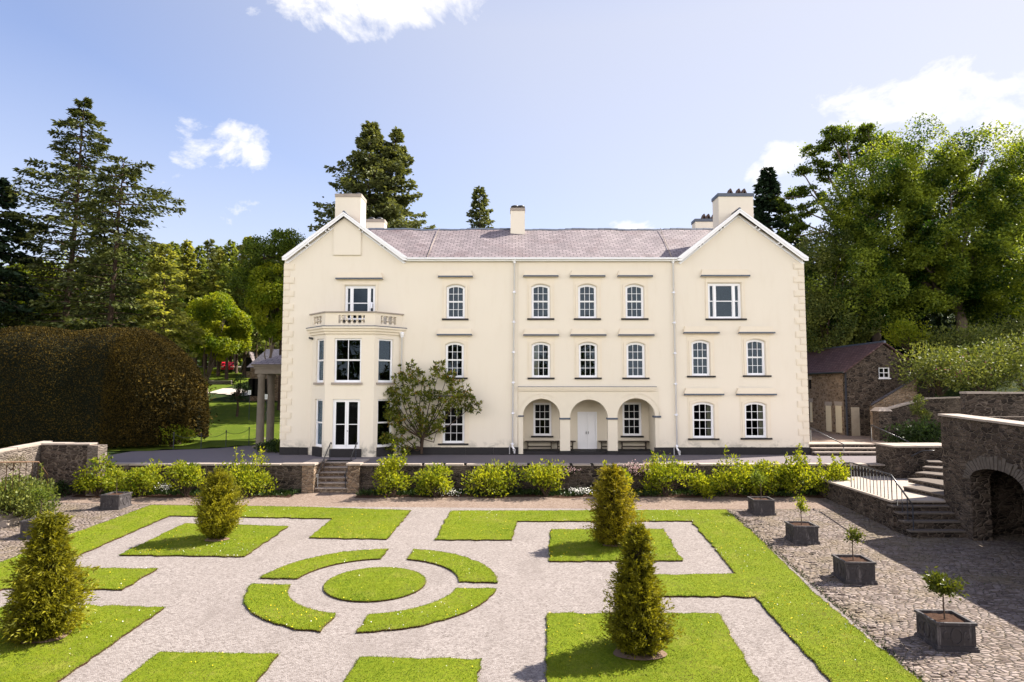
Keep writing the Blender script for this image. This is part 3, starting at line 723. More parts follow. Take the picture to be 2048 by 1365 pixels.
m = MB().box(ARC0, ARC1, FY-.12, PB, -.3, .05).box(ARC0, ARC1, FY+.2, PB, .0, .16); m.build('porch_floor', 'dark_slate_sill', porch_o)
m = MB(); DZ0 = .165
m.plate([[(dx0+.002, DZ0), (dx1-.002, DZ0), (dx1-.002, dz1-.003), (dx0+.002, dz1-.003)], [(dx0+.09, DZ0+.001), (dx1-.09, DZ0+.001), (dx1-.09, dz1-.09), (dx0+.09, dz1-.09)]], XZ(PB), -.03, .1)
xm = (dx0+dx1)/2
for s0, s1 in ((dx0+.094, xm-.004), (xm+.004, dx1-.094)):
    holes = [[(s0+.09, z0), (s1-.09, z0), (s1-.09, z1), (s0+.09, z1)] for z0, z1 in ((DZ0+.16, DZ0+.75), (DZ0+.88, DZ0+1.55), (DZ0+1.66, dz1-.2))]
    m.plate([[(s0, DZ0), (s1, DZ0), (s1, dz1-.094), (s0, dz1-.094)]]+holes, XZ(PB), .03, .07); m.box(s0+.05, s1-.05, PB+.05, PB+.068, DZ0+.05, dz1-.15)
door = m.build('door', 'white_paint', porch_o)
for s in (-1, 1): MB().tube([(xm+s*.07, PB+.03, DZ0+1.0), (xm+s*.07, PB-.04, DZ0+1.0)], [.02, .032], 8).tube([(xm+s*.07, PB-.03, DZ0+.92), (xm+s*.07, PB-.03, DZ0+1.1)], .012, 6).build('handle', 'dark_metal', door)
# --- bay with balcony
bay = MB()
def face_map(p0, p1):
    p0 = np.array(p0); p1 = np.array(p1); L = np.linalg.norm(p1-p0); d = (p1-p0)/L; n = np.array([d[1], -d[0]])   # n points outwards
    return L, (lambda u, v, t: (p0[0]+d[0]*u-n[0]*t, p0[1]+d[1]*u-n[1]*t, v))
CORN = [(BX0, FY), (BXa, FY-BD), (BXb, FY-BD), (BX1, FY)]
YF = FY-BD
bay_o = None; bparts = []
def bay_face(i, opens):
    L, fm = face_map(CORN[i], CORN[i+1])
    hl = [[(L*a, z0), (L*b, z0), (L*b, z1), (L*a, z1)] for a, b, z0, z1, k in opens]
    e = .12
    bay.plate([[(0, -.3), (L, -.3), (L, BZ), (0, BZ)]]+hl, fm, 0, .26)
    bparts.append((L, fm, opens))
zU0, zU1 = fz(765.5, YF), fz(677, YF); zL0, zL1 = fz(898, YF), fz(799, YF)
fa, fb = (fx(669)*YF/FY-BXa)/(BXb-BXa), (fx(722.7)*YF/FY-BXa)/(BXb-BXa)
bay_face(0, [(.33, .86, zU0, zU1, 's'), (.33, .86, zL0+.06, zL1, 'l')])
bay_face(1, [(fa, fb, zU0, zU1, 'c'), (fa-.012, fb-.005, zL0, zL1, 'd')])
bay_face(2, [(.16, .72, zU0, zU1, 's'), (.16, .72, zL0+.06, zL1, 'l')])
bay_o = bay.build('bay_wall', 'cream_render', house)
bw = MB()
for L, fm, opens in bparts:
    for a, b, z0, z1, k in opens:
        x0, x1 = L*a, L*b; cols = 2 if k in 'cd' else 1
        m = MB()
        if k == 'd':
            m.plate([[(x0, z0), (x1, z0), (x1, z1), (x0, z1)], [(x0+.06, z0+.001), (x1-.06, z0+.001), (x1-.06, z1-.06), (x0+.06, z1-.06)]], fm, .08, .2); xm2 = (x0+x1)/2
            for u, v in ((x0+.062, xm2-.006), (xm2+.006, x1-.062)):
                zmid = z0+(z1-z0)*.49
                m.plate([[(u, z0+.01), (v, z0+.01), (v, z1-.062), (u, z1-.062)], [(u+.10, z0+.22), (v-.10, z0+.22), (v-.10, zmid-.02), (u+.10, zmid-.02)], [(u+.10, zmid+.02), (v-.10, zmid+.02), (v-.10, z1-.16), (u+.10, z1-.16)]], fm, .11, .165)
            nm = 'french_door'
        else:
            frame_geo(m, x0+.003, x1-.003, z0+.003, z1-.003, 0, cols, 2, fm, .09, None, .05, .035, .09); nm = 'window'
        wo = m.build(nm, 'white_paint', bay_o)
        MB().plate([[(x0+.03, z0+.04), (x1-.03, z0+.04), (x1-.03, z1-.04), (x0+.03, z1-.04)]], fm, .172 if k != 'd' else .135, .178 if k != 'd' else .139).build('pane', 'window_glass', wo)
        if k in 'sc':
            MB().plate([[(x0-.14, z0-.13), (x1+.1, z0-.13), (x1+.1, z0+.002), (x0-.14, z0+.002)]], fm, -.09, .1).build('sill', 'step_stone', wo)
        elif k == 'd':
            q = MB(); p = fm((x0+x1)/2+.06, z0+1.02, .09); p2 = fm((x0+x1)/2+.06, z0+1.02, .05); q.tube([p, p2], [.02, .03], 8); q.build('handle', 'dark_metal', wo)
            MB().plate([[(x0-.12, -.2), (x1+.12, -.2), (x1+.12, z0-.004), (x0-.12, z0-.004)]], fm, -.16, .2).build('door_step', 'dark_slate_sill', wo)
        else:
            MB().plate([[(x0-.05, -.2), (x1+.05, -.2), (x1+.05, z0-.004), (x0-.05, z0-.004)]], fm, -.12, .1).build('sill', 'dark_slate_sill', wo)
def bay_ring(off, inn, z0, z1, mb, mat=0):
    """band following the bay plan, off outwards / inn inwards"""
    c = math.tan(math.radians(22.5))
    def off_poly(d):
        return [(BX0-d*1.3, FY), (BXa-d*c*1.0, FY-BD-d), (BXb+d*c*1.0, FY-BD-d), (BX1+d*1.3, FY)]
    P = off_poly(off); Q = off_poly(-inn)
    mb.plate([P+Q[::-1]], lambda u, v, t: (u, v, t), z0, z1, mat)
zc0, zc1 = fz(668, YF), fz(653, YF); zr0, zr1 = fz(629.5, YF), fz(623.5, YF)
m = MB(); bay_ring(.10, .1, zc0, zc0+(zc1-zc0)*.35, m); bay_ring(.20, .1, zc0+(zc1-zc0)*.35, zc0+(zc1-zc0)*.7, m); bay_ring(.30, .1, zc0+(zc1-zc0)*.7, zc1-.03, m)
m.plate([[(BX0-.4, FY), (BXa-.13, FY-BD-.31), (BXb+.13, FY-BD-.31), (BX1+.4, FY)]], lambda u, v, t: (u, v, t), zc1-.03, zc1+.02, 1)
m.build('cornice', ['cream_trim', 'lead'], bay_o)
bal = MB(); bay_ring(.10, .14, zc1+.02, zc1+.16, bal); bay_ring(.09, .13, zr0-.04, zr0+.10, bal); bay_ring(.16, .2, zr0+.10, zr1, bal, 1)
z0, z1 = zc1+.16, zr0-.04
PLN = [(BX0-.12, FY), (BXa-.04, FY-BD-.09), (BXb+.04, FY-BD-.09), (BX1+.12, FY)]
bls = []
for i, (segs, nb) in enumerate(((((.0, .22), (.78, 1.0)), 3), (((0, .265), (.79, 1.0)), 5), (((0, .2), (.76, 1.0)), 3))):
    L, fm = face_map(PLN[i], PLN[i+1])
    for u, v in segs: bal.plate([[(L*u, z0-.002), (L*v, z0-.002), (L*v, z1+.002), (L*u, z1+.002)]], fm, .0, .22)
    u0, u1 = L*segs[0][1], L*segs[1][0]
    for k in range(nb):
        p = fm(u0+(u1-u0)*(k+.5)/nb, 0, .11); bls.append((p[0], p[1]))
bo = bal.build('balcony_parapet', ['cream_trim', 'step_stone'], bay_o)
h = z1-z0
for x, y in bls:
    prof = [(.09, 0), (.09, .06), (.05, .08), (.065, .12), (.105, .26*h+.1), (.10, .38*h), (.055, .56*h), (.045, .66*h), (.07, .72*h), (.045, .76*h), (.05, .86*h), (.085, .9*h), (.085, h)]
    MB().lathe((x, y, z0), prof, 10).build('baluster', 'cream_trim', bo)
# --- roofs
roof = MB()
RY, RZ = FY+4.45, fz(459.5, FY+4.45)
ye, ze = FY-.28, fz(515.5, FY-.28)
for (y0, z0, y1, z1) in ((ye, ze, RY, RZ), (BACK+.25, ze, RY, RZ)):
    V = []; n = 60
    R_ = RNG(8); sag = .05
    for k in range(n+1):
        dz = .035*math.sin(k*.37)+.02*math.sin(k*1.1)
        xe, xr = GLx1-.15+(GRx0+.15-GLx1+.15)*k/n, GLa+(GRa-GLa)*k/n
        V += [(xe, y0, z0), ((xe+xr)/2, (y0+y1)/2, (z0+z1)/2+dz*.7-.03), (xr, y1, z1+dz)]
    roof.raw(V, [f for k in range(n) for f in ((3*k, 3*k+3, 3*k+4, 3*k+1), (3*k+1, 3*k+4, 3*k+5, 3*k+2))])
ro = roof.build('roof', 'slate_roof', house)
m = MB(); k = 0; x = GLa
while x < GRa:
    i = (x-GLa)/(GRa-GLa)*60; dz = .035*math.sin(i*.37)+.02*math.sin(i*1.1)
    m.hexa([(x, RY-.13, RZ-.06+dz), (x+.44, RY-.13, RZ-.06+dz), (x+.44, RY+.13, RZ-.06+dz), (x, RY+.13, RZ-.06+dz), (x, RY-.03, RZ+.07+dz), (x+.44, RY-.03, RZ+.06+dz), (x+.44, RY+.03, RZ+.06+dz), (x, RY+.03, RZ+.07+dz)]); x += .45
m.build('ridge_tiles', 'lead', ro)
for (pa, pb) in (((879, 461), (854, 516)), ((1320, 459), (1343, 516))):
    a = onY(pa[0], pa[1], RY-.1); a.z = RZ+.0; b = onY(pb[0], pb[1], ye+.02); b.z = ze+.03
    mm_ = (a+b)/2; MB().tube([a+Vector((0, -.1, .04)), mm_+Vector((0, 0, .06)), b+Vector((0, 0, .03))], .022, 6).build('conductor_strip', 'coping_stone', ro)
def gable(xl, xr, xa, zl, za, yb, zoffs):
    g1 = MB(); yf = FY-.30
    for (x0, x1) in ((xl, xa), (xr, xa)):
        V = [(x0, yf, zl), (xa, yf, za), (xa, yb, za), (x0, yb, zl)]
        d = Vector((xa-x0, 0, za-zl)).normalized(); nrm = Vector((-d.z, 0, d.x)); nrm = nrm if nrm.z > 0 else -nrm
        V2 = [tuple(Vector(p)+nrm*.07) for p in V]; g1.raw(V+V2, [(0, 1, 2, 3), (4, 5, 6, 7), (0, 1, 5, 4), (1, 2, 6, 5), (2, 3, 7, 6), (3, 0, 4, 7)])
    go = g1.build('gable_roof', 'slate_side', house)
    m = MB().tube([(xa, yf-.01, za+.08), (xa, yb, za+.08)], .09, 8); m.build('ridge_tiles', 'lead', go)
    b = MB()   # white barge boards in two steps with soffit brackets
    for (w1, dz, t0, t1) in ((.13, -.01, -.36, -.30), (.055, .045, -.40, -.36)):
        b.plate([[(xl-.05, zl+dz), (xa, za+dz+.02), (xr+.05, zl+dz), (xr+.05, zl+dz-w1*1.15), (xr-.18, zl+dz-w1*1.15), (xa, za+dz-w1*1.25), (xl+.18, zl+dz-w1*1.15), (xl-.05, zl+dz-w1*1.15)]], XZ(FY), t0, t1)
    b.plate([[(xl+.05, zl-.25), (xa, za-.27), (xr-.05, zl-.25), (xr-.2, zl-.31), (xa, za-.34), (xl+.2, zl-.31)]], XZ(FY), -.06, .02)
    bo = b.build('barge_board', 'white_paint', go)
    for sgn, x0 in ((1, xl), (-1, xr)):
        for f in (.36, .41, .70, .75):
            x = x0+(xa-x0)*f; z = zl+(za-zl)*f-.30; MB().box(x-.025, x+.025, FY-.28, FY-.02, z-.03, z+.06).build('bracket', 'white_paint', bo)
gable(fx(570, 517), fx(814, 517), GLa, fz(516, FY-.3), fz(427, FY-.3), BACK+.2, 0)
gable(fx(1354, 517), fx(1610, 517), GRa, fz(517, FY-.3), fz(420.5, FY-.3), BACK+.2, 0)
# blind chimney breast on the left gable
b0, b1 = fx(668, 480), fx(722.5, 480)
zz = lambda x: ZA-(abs(x-GLa))*(ZA-ZG)/(GLx1-GLa)-.12
MB().plate([[(b0, fz(511)), (b1, fz(511)), (b1, zz(b1)), (GLa, zz(GLa)), (b0, zz(b0))]], XZ(FY), -.10, .05).build('chimney_breast', 'cream_render', house)
# chimneys
def chimney(x0, x1, yt, Y, depth, zb, capmat, capw, pots):
    X0, X1, zt = onY(x0, yt+20, Y).x, onY(x1, yt+20, Y).x, fz(yt, Y)
    c = MB().box(X0, X1, Y, Y+depth, zb, zt-.2).build('chimney', 'cream_render', house)
    MB().box(X0-capw, X1+capw, Y-capw, Y+depth+capw, zt-.21, zt).build('chimney_cap', capmat, c)
    for kind, px in pots:
        x = onY(px, yt, Y).x; m = MB(); y = Y+depth*.5
        if kind == 'd':
            m.lathe((x, y, zt), [(.16, 0), (.16, .06), (.28, .08), (.24, .17), (.12, .24), (0, .26)], 12)
        elif kind == 'f':
            m.lathe((x, y, zt), [(.13, 0), (.13, .1), (.27, .12), (.27, .2), (.2, .24), (0, .25)], 12)
        else:
            m.plate([[(x-.19, zt), (x-.10, zt), (x+.02, zt+.30), (x+.14, zt), (x+.23, zt), (x+.05, zt+.43), (x-.01, zt+.43)]], XZ(y), -.22, .22)
        m.build('chimney_pot', 'dark_metal' if kind in 'df' else 'pot_clay', c)
chimney(670.5, 722, 388, FY+.55, 1.35, ZE+.4, 'step_stone', .03, [('d', 694), ('d', 712)])
chimney(731.5, 768.5, 439, FY+6.1, .9, ZE, 'step_stone', .03, [('d', 741), ('d', 757)])
chimney(1021, 1049.6, 416, RY-.75, .8, RZ-1.6, 'step_stone', .03, [('f', 1030), ('f', 1042)])
chimney(1437, 1506.5, 387, FY+.9, 1.2, ZE+.4, 'lead', .05, [('t', 1465), ('t', 1482), ('t', 1493)])
chimney(1391, 1436, 438, FY+6.3, .9, ZE, 'lead', .04, [('t', 1410), ('t', 1419), ('t', 1430)])
# gutter and downpipes
m = MB(); gx0, gx1 = fx(815, 517)-.05, fx(1354, 517)+.05
m.box(gx0, gx1, FY-.22, FY+.0, ze-.19, ze-.055); m.box(gx0, gx1, FY-.36, FY-.24, ze-.10, ze-.01)
m.build('gutter', 'white_paint', house)
def downpipe(px, py0, py1, bend=True):
    a = onY(px[0], py0); b = onY(px[1], py1); m = MB(); y = FY-.13
    m.tube([(a.x, y, a.z), (b.x, y, b.z)], .055, 10)
    n = max(2, int((a.z-b.z)/1.7))
    for k in range(n+1):
        p = a+(b-a)*(k/n); m.tube([(p.x, y, p.z-.05), (p.x, y, p.z+.05)], .075, 10); m.box(p.x-.11, p.x+.11, FY-.06, FY+.0, p.z-.02, p.z+.02)
    m.lathe((a.x, y, a.z-.05), [(.06, 0), (.13, .16), (.14, .32), (.06, .33)], 8)
    if bend: m.tube([(b.x, y, b.z), (b.x-.02, y, b.z-.12), (b.x+.10, y-.1, b.z-.32), (b.x+.12, y-.12, b.z-.55)], .055, 8); m.tube([(b.x+.10, y-.1, b.z-.28), (b.x+.10, y-.1, b.z-.42)], .085, 8); m.tube([(b.x-.18, y, b.z-.1), (b.x-.18, y, b.z-.6)], .03, 6)
    m.build('downpipe', 'white_paint', house)
downpipe((1029, 1025), 526, 888); downpipe((1345, 1353), 526, 892); downpipe((804.5, 801), 674, 888)
m = MB(); a = onY(1036, 522); b = onY(1036, 655); m.tube([(a.x, FY-.01, a.z), (b.x, FY-.01, b.z), (b.x-.02, FY-.01, .5)], .008, 5).build('cable', 'cream_trim', house)
p = onY(626, 678); m = MB(); m.box(p.x-.04, p.x+.04, FY-.12, FY, p.z-.06, p.z+.06, 0); m.tube([(p.x, FY-.1, p.z), (p.x-.12, FY-.34, p.z+.03)], [.075, .06], 10, 0); m.build('security_camera', 'dark_metal', house)
# satellite-like white lamp leaning in the balcony window
p = onY(743.5, 616, FY-.35); m = MB(); m.tube([(p.x, FY-.35, zc1+.05), (p.x, FY-.35, p.z)], .02, 6, 0); m.tube([(p.x-.02, FY-.38, p.z-.03), (p.x-.02, FY-.38, p.z+.33)], [.07, .09], 8, 1); m.build('balcony_lamp', ['dark_metal', 'white_paint'], bay_o)

# --- stone portico on the west side
port = MB(); PX0, PX1, PY0, PY1 = -17.35, XL-.05, 43.2, 50.5
zc = onY(520, 748, PY0).z; zt = onY(520, 729, PY0).z
port.box(PX0, PX1, PY0, PY1, zc, zc+(zt-zc)*.55); port.box(PX0-.06, PX1, PY0-.06, PY1, zc+(zt-zc)*.55, zt-.12); port.box(PX0-.18, PX1, PY0-.18, PY1, zt-.12, zt)
po = port.build('portico', 'stone_column', house)
m = MB(); rz = onY(563, 690, 47).z; e = .28
m.raw([(PX0-e, PY0-e, zt), (PX1, PY0-e, zt), (PX1, 46.8, rz), (PX0+3.0, 46.8, rz), (PX0-e, PY1, zt), (PX1, PY1, zt)], [(0, 1, 2), (0, 2, 3), (0, 3, 4), (3, 2, 5), (3, 5, 4)])
m.build('portico_roof', 'slate_roof', po)
for px, py, Y in ((522, 879, PY0+.35), (542, 874, PY0+2.2), (522, 870, PY1-.6)):
    x = onY(px, 800, Y).x; m = MB(); m.lathe((x, Y, 0), [(.34, 0), (.34, .12), (.27, .2), (.255, zc*.4), (.215, zc-.35), (.25, zc-.3), (.29, zc-.16), (.29, zc)], 14); m.box(x-.37, x+.37, Y-.37, Y+.37, -.05, .1); m.build('column', 'stone_column', po)
# ------------------------------------------------------------------ walls, steps, rails
def wall_line(name, label, P, thick, zb, zt, mat, coping=None, cmat='coping_stone', ctop=.09, over=.05):
    """stone wall along plan points P; zb, zt heights per point; thickness to the left of travel"""
    t = thing(name, label, 'wall', (P[0][0], P[0][1], min(zb)))
    n = len(P); L = []
    for i in range(n):
        d = Vector((P[min(i+1, n-1)][0]-P[max(i-1, 0)][0], P[min(i+1, n-1)][1]-P[max(i-1, 0)][1])).normalized(); L.append(Vector((-d.y, d.x)))
    m = MB(); c = MB(); R = RNG(len(P)*7+int(abs(P[0][0])*10))
    for i in range(n-1):
        a, b = Vector(P[i][:2]), Vector(P[i+1][:2]); q = [a, b, b+L[i+1]*thick, a+L[i]*thick]
        m.hexa([(p.x, p.y, z) for p, z in zip(q, (zb[i], zb[i+1], zb[i+1], zb[i]))]+[(p.x, p.y, z) for p, z in zip(q, (zt[i], zt[i+1], zt[i+1], zt[i]))])
        if coping:
            k = max(1, int((b-a).length/1.1)); na = L[i]
            for j in range(k):
                u0, u1 = j/k, (j+1)/k; o = R.uniform(-.02, .02); tp = ctop+R.uniform(-.012, .012)
                p0, p1 = a+(b-a)*u0, a+(b-a)*(u1-.006); z0, z1 = zt[i]+(zt[i+1]-zt[i])*u0, zt[i]+(zt[i+1]-zt[i])*u1
                qq = [p0-na*(over+o), p1-na*(over+o), p1+na*(thick+over), p0+na*(thick+over)]
                c.hexa([(p.x, p.y, z+.002) for p, z in zip(qq, (z0, z1, z1, z0))]+[(p.x, p.y, z+tp) for p, z in zip(qq, (z0, z1, z1, z0))])
    m.build('masonry', mat, t)
    if coping: c.build('coping', cmat, t)
    return t
WY = 34.02
SX0, SX1 = onY(630, 950, WY).x, onY(697, 950, WY).x       # opening for the steps
gz = zg(0, WY)-.1
wall_line('retaining_wall', 'low dark rubble retaining wall with pale coping left of the central steps', [(-22.4, WY), (SX0-.62, WY)], .5, [gz]*2, [-.06]*2, 'rubble_grey', True)
wall_line('retaining_wall', 'long dark rubble retaining wall with pale coping behind the lime green shrubs, right of the steps', [(SX1+.62, WY), (19.95, WY)], .5, [gz]*2, [-.08]*2, 'rubble_grey', True)
for x0, x1, lab in ((SX0-.62, SX0, 'square rubble pier with flat cap on the left of the central garden steps'), (SX1, SX1+.62, 'square rubble pier with flat cap on the right of the central garden steps')):
    t = thing('stone_pier', lab, 'pier', (x0, WY, gz)); MB().box(x0+.003, x1-.003, WY-.22, WY+1.9, gz, -.03).build('masonry', 'rubble_brown', t)
    MB().box(x0-.07, x1+.07, WY-.30, WY+1.95, -.028, .07).build('coping', 'coping_stone', t)
t = thing('stone_steps', 'flight of six pale edged stone steps up to the terrace', 'steps', (SX0, WY, gz))
z = zg(0, WY); rise = (-.0-z)/6.3
for k in range(6):
    y0 = WY-.1+k*.33; zt = z+rise*(k+1)
    MB().box(SX0+.004, SX1-.004, y0+.05, WY+2.1, zt-rise-.05, zt-.055).build('riser', 'rubble_brown', t); MB().box(SX0+.004, SX1-.004, y0, y0+.40, zt-.053, zt).build('tread', 'coping_stone', t)
for sx, lab in ((SX0+.16, 'thin steel handrail on the left side of the central steps'), (SX1-.14, 'thin steel handrail on the right side of the central steps')):
    t = thing('handrail', lab, 'handrail', (sx, WY, z), 'handrails of the central steps')
    p0 = Vector((sx, WY-.15, z+.92)); p1 = Vector((sx, WY+2.25, .95))
    MB().tube([p0+Vector((0, -.12, -.10)), p0+Vector((0, -.13, .0)), p0, p1, p1+Vector((0, .12, -.03)), p1+Vector((0, .13, -.12))], .026, 8).build('rail', 'rail_metal', t)
    for f in (.04, .5, .94):
        p = p0+(p1-p0)*f; zz_ = z+rise*(1+int((p.y-(WY-.1))/.33)); MB().tube([(p.x, p.y, min(zz_, 0)-.02), p], .02, 8).build('post', 'rail_metal', t)
# west boundary wall (sunlit) and its return beside the terrace
def pxw(x, y, Y): v = onY(x, y, Y); return v
wx = onY(90, 920, 33.6).x; x1 = onY(196, 900, 33.05).x
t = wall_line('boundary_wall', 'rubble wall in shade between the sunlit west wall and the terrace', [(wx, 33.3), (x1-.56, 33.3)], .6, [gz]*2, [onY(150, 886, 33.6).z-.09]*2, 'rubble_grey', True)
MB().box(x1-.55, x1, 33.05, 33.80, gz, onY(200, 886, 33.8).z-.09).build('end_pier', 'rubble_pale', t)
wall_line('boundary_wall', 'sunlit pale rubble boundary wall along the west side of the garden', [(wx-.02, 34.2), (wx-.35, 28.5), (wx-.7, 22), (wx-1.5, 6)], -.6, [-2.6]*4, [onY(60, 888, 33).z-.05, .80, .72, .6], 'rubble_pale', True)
m = thing('wall_door', 'dark plank door in the sunlit west wall at the picture edge', 'door', (wx-.1, 30, -1.6))
dx = wx-.33; MB().box(dx+.02, dx+.09, 27.3, 28.7, -1.8, .55).build('door_leaf', 'bench_wood', m)
# stair landing and rail on the west side
t = thing('railing', 'rusty black iron railing above the bushy shrub at the left edge', 'railing', (-22, 28, -1.6))
zl = -.85; pts = [(-22.4, 25.0), (-21.75, 28.8), (-21.2, 30.3)]
P = [onY(0, 925, 26.2), onY(77, 924, 29.0), onY(95, 950, 29.4)]
MB().tube([P[0]+Vector((-2, -3, 0)), P[0], P[1], P[2]], .028, 8).build('rail', 'rust_metal', t)
for k in range(7):
    p = P[0]+(P[1]-P[0])*(k/6); MB().tube([p, (p.x, p.y, p.z-1.15)], .016 if k < 6 else .022, 6).build('baluster', 'rust_metal', t)
for p, h in ((P[2], 1.32), (P[2]+(P[1]-P[2])*.55, 1.5)): MB().tube([p, (p.x, p.y, p.z-h)], .024, 6).build('post', 'rust_metal', t)
t = thing('stone_steps', 'small worn stone steps half hidden by the bush at the left edge', 'steps', (-21.5, 28.5, -1.7))
for k in range(5):
    y = 29.6-.1*k; x = onY(92, 990, 29.4).x-.30*k; z0 = zg(0, 29)+.0
    MB().box(x-2.2, x, 27.2-.02*k, 29.9-.03*k, z0-.2, z0+.16*(k+1)).build('tread', 'coping_stone', t)

# ------------------------------------------------------------------ right side: arcade wall, landing, stairs, pier
AX = 17.86
acy = 26.85                                  # far corner of the arcade wall
def topz(y): return 2.86-(acy-y)*.042
ya0, ya1 = 16.6, 22.9                      # first arch seen, nearly at the frame edge
t = thing('arcade_wall', 'massive dark rubble arcade wall with round arch at the right edge', 'wall', (AX, acy, -2))
def YZ(X): return lambda u, v, tt: (X+tt, u, v)
out = [(acy, -3.4), (acy, topz(acy)), (-4, topz(-4)), (-4, -3.4)]
hol = []
zsp, zcr = .2, 1.25
ARCH = ((23.95, 1.30, .48, .52), (17.0, 2.45, -.35, 1.35), (9.5, 2.45, -.7, 1.35))
for (c, r, zs0, rs) in ARCH:
    hol.append([(c-r, -3.3), (c+r, -3.3), (c+r, zs0)]+[(c+r*math.cos(a), zs0+rs*math.sin(a)) for a in np.linspace(0, math.pi, 17)[1:-1]]+[(c-r, zs0)])
m = MB().plate([out]+hol, YZ(AX), 0, .75)
m.box(AX+.755, AX+3.6, acy-.75, acy, -3, topz(acy)-.02); m.box(AX+3.0, AX+3.6, -4, acy-.755, -3, topz(-4)); m.box(AX+.756, AX+2.995, -4, acy-.76, 1.60, 1.85)
for y in (20.9, 13.3, 4.8): m.box(AX+.757, AX+2.99, y-.4, y+.4, -3, 1.595)
m.build('masonry', 'rubble_grey', t)
c = MB(); R_ = RNG(77); y = acy+.06
while y > -4:
    w_ = R_.uniform(.8, 1.5); o = R_.uniform(-.03, .03); c.hexa([(AX-.07+o, y-w_+.01, topz(y-w_)), (AX+.8, y-w_+.01, topz(y-w_)), (AX+.8, y, topz(y)), (AX-.07+o, y, topz(y)), (AX-.07+o, y-w_+.01, topz(y-w_)+.08), (AX+.8, y-w_+.01, topz(y-w_)+.08), (AX+.8, y, topz(y)+.08), (AX-.07+o, y, topz(y)+.08)]); y -= w_
c.build('coping', 'coping_stone', t)
vo = MB()
for (cc_, r, zs0, rs) in ARCH[:2]:
    n = 26
    for k in range(n):
        a0, a1 = math.pi*k/n+.012, math.pi*(k+1)/n-.012; h_ = R_.uniform(.40, .55); pr = R_.uniform(.015, .05)
        vo.plate([[(cc_+(r+.004)*math.cos(a0), zs0+(rs+.004)*math.sin(a0)), (cc_+(r+.004)*math.cos(a1), zs0+(rs+.004)*math.sin(a1)), (cc_+(r+h_*.8)*math.cos(a1), zs0+(rs+h_)*math.sin(a1)), (cc_+(r+h_*.8)*math.cos(a0), zs0+(rs+h_)*math.sin(a0))]], YZ(AX), -pr, .1)
vo.build('arch_stones', 'voussoir', t)
# upper parapet behind the arcade wall
wall_line('parapet_wall', 'short dark parapet wall with ledge above the arcade wall at the right edge', [(onY(1932, 800, 28).x, 28), (onY(2060, 800, 27).x+3, 27)], .5, [-1]*2, [onY(1935, 784, 28).z-.09]*2, 'rubble_grey', True)
# landing: side wall, floor, steps down towards the yard and up to the walk
LZ = -.61
la, lb = onZ(1700, 975, LZ), onZ(1782, 1001, LZ)
lc = Vector((AX, lb.y, LZ)); ld = Vector((AX, 34, LZ))
t = thing('stair_landing', 'raised stone landing with rubble sides and steps down to the cobbles, below the arcade wall', 'landing', (la.x, la.y, LZ))
m = MB(); m.plate([[(la.x, WY), (la.x, la.y), (lb.x, lb.y), (AX-.01, lb.y), (AX-.01, acy+.01), (AX+3.6, acy+.01), (AX+3.6, WY)]], lambda u, v, tt: (u, v, tt), -2.6, LZ-.08); m.build('masonry', 'rubble_grey', t)
m = MB(); m.plate([[(la.x-.06, WY), (la.x-.06, la.y-.03), (lb.x-.05, lb.y-.07), (AX+.0, lb.y-.07), (AX, acy+.03), (AX+3.6, acy+.03), (AX+3.6, WY)]], lambda u, v, tt: (u, v, tt), LZ-.078, LZ); m.build('floor_slab', 'step_stone', t)
# steps down (towards the viewer, widening to the right along the wall)
zy = zg(0, 26); n = 4; rise = (1.63-.61)/n
for k in range(1, n+1):
    zt = LZ-rise*k; pxl, py = ((1786, 1012), (1798, 1026), (1809, 1043), (1822, 1062))[k-1]
    e = onY(pxl, py, lb.y-.30*k); xl = e.x; yf = e.y; zt = e.z
    MB().box(xl+.03, AX+(.0 if k < 2 else .0)-.004, yf+.04, lb.y+.06-.01*k, -2.6, zt-.07).build('riser', 'rubble_grey', t); MB().box(xl, AX-.004, yf, yf+.42, zt-.068, zt).build('tread', 'shaded_step', t)
# steps up to the right
t = thing('stone_steps', 'stone steps with shade-darkened treads climbing right from the landing behind the arcade wall', 'steps', (15.8, 28, LZ), 'upper right stair')
for k, (pa, pb) in enumerate((((1806, 973), (1884, 989)), ((1815, 957), (1884, 970)), ((1830, 945), (1884, 951)), ((1845, 934), (1884, 937)), ((1858, 924), (1884, 925)))):
    zt = LZ+.19*(k+1); e0, e1 = onZ(*pa, zt), onZ(*pb, zt); e1 = e0+(e1-e0)*1.12; dn = Vector((-(e1-e0).y, (e1-e0).x)).normalized(); P = [e0.xy, e1.xy, e1.xy+dn*2.4, e0.xy+dn*2.4]
    for z0, z1, o_, nm, mt in ((LZ-.02 if k == 0 else zt-.19, zt-.06, .03, 'riser', 'rubble_grey'), (zt-.058, zt, .0, 'tread', 'shaded_step')):
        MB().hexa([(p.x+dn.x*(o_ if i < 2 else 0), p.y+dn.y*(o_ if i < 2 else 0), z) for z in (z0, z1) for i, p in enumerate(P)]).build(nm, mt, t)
# pier and wall behind the landing
x0, x1 = onY(1783, 930, 33.4).x, onY(1871, 930, 33.4).x
wall_line('stair_wall', 'dark rubble wall with sunlit flat coping behind the landing stair', [(x0, 33.1), (x1+3.5, 33.1)], 1.7, [-1.5]*2, [onY(1830, 892, 33.1).z-.09]*2, 'rubble_grey', True)
p0, p1, p2 = onY(1822, 913, 33), onY(1845, 902, 33), onY(1869, 902, 32.5)
t = thing('handrail', 'short steel wall rail on the dark wall above the landing steps', 'handrail', p0); MB().tube([p0, p1, p2], .03, 8).build('rail', 'rail_metal', t); MB().tube([p1, p1+Vector((0, .15, -.05))], .02, 6).build('bracket', 'rail_metal', t)
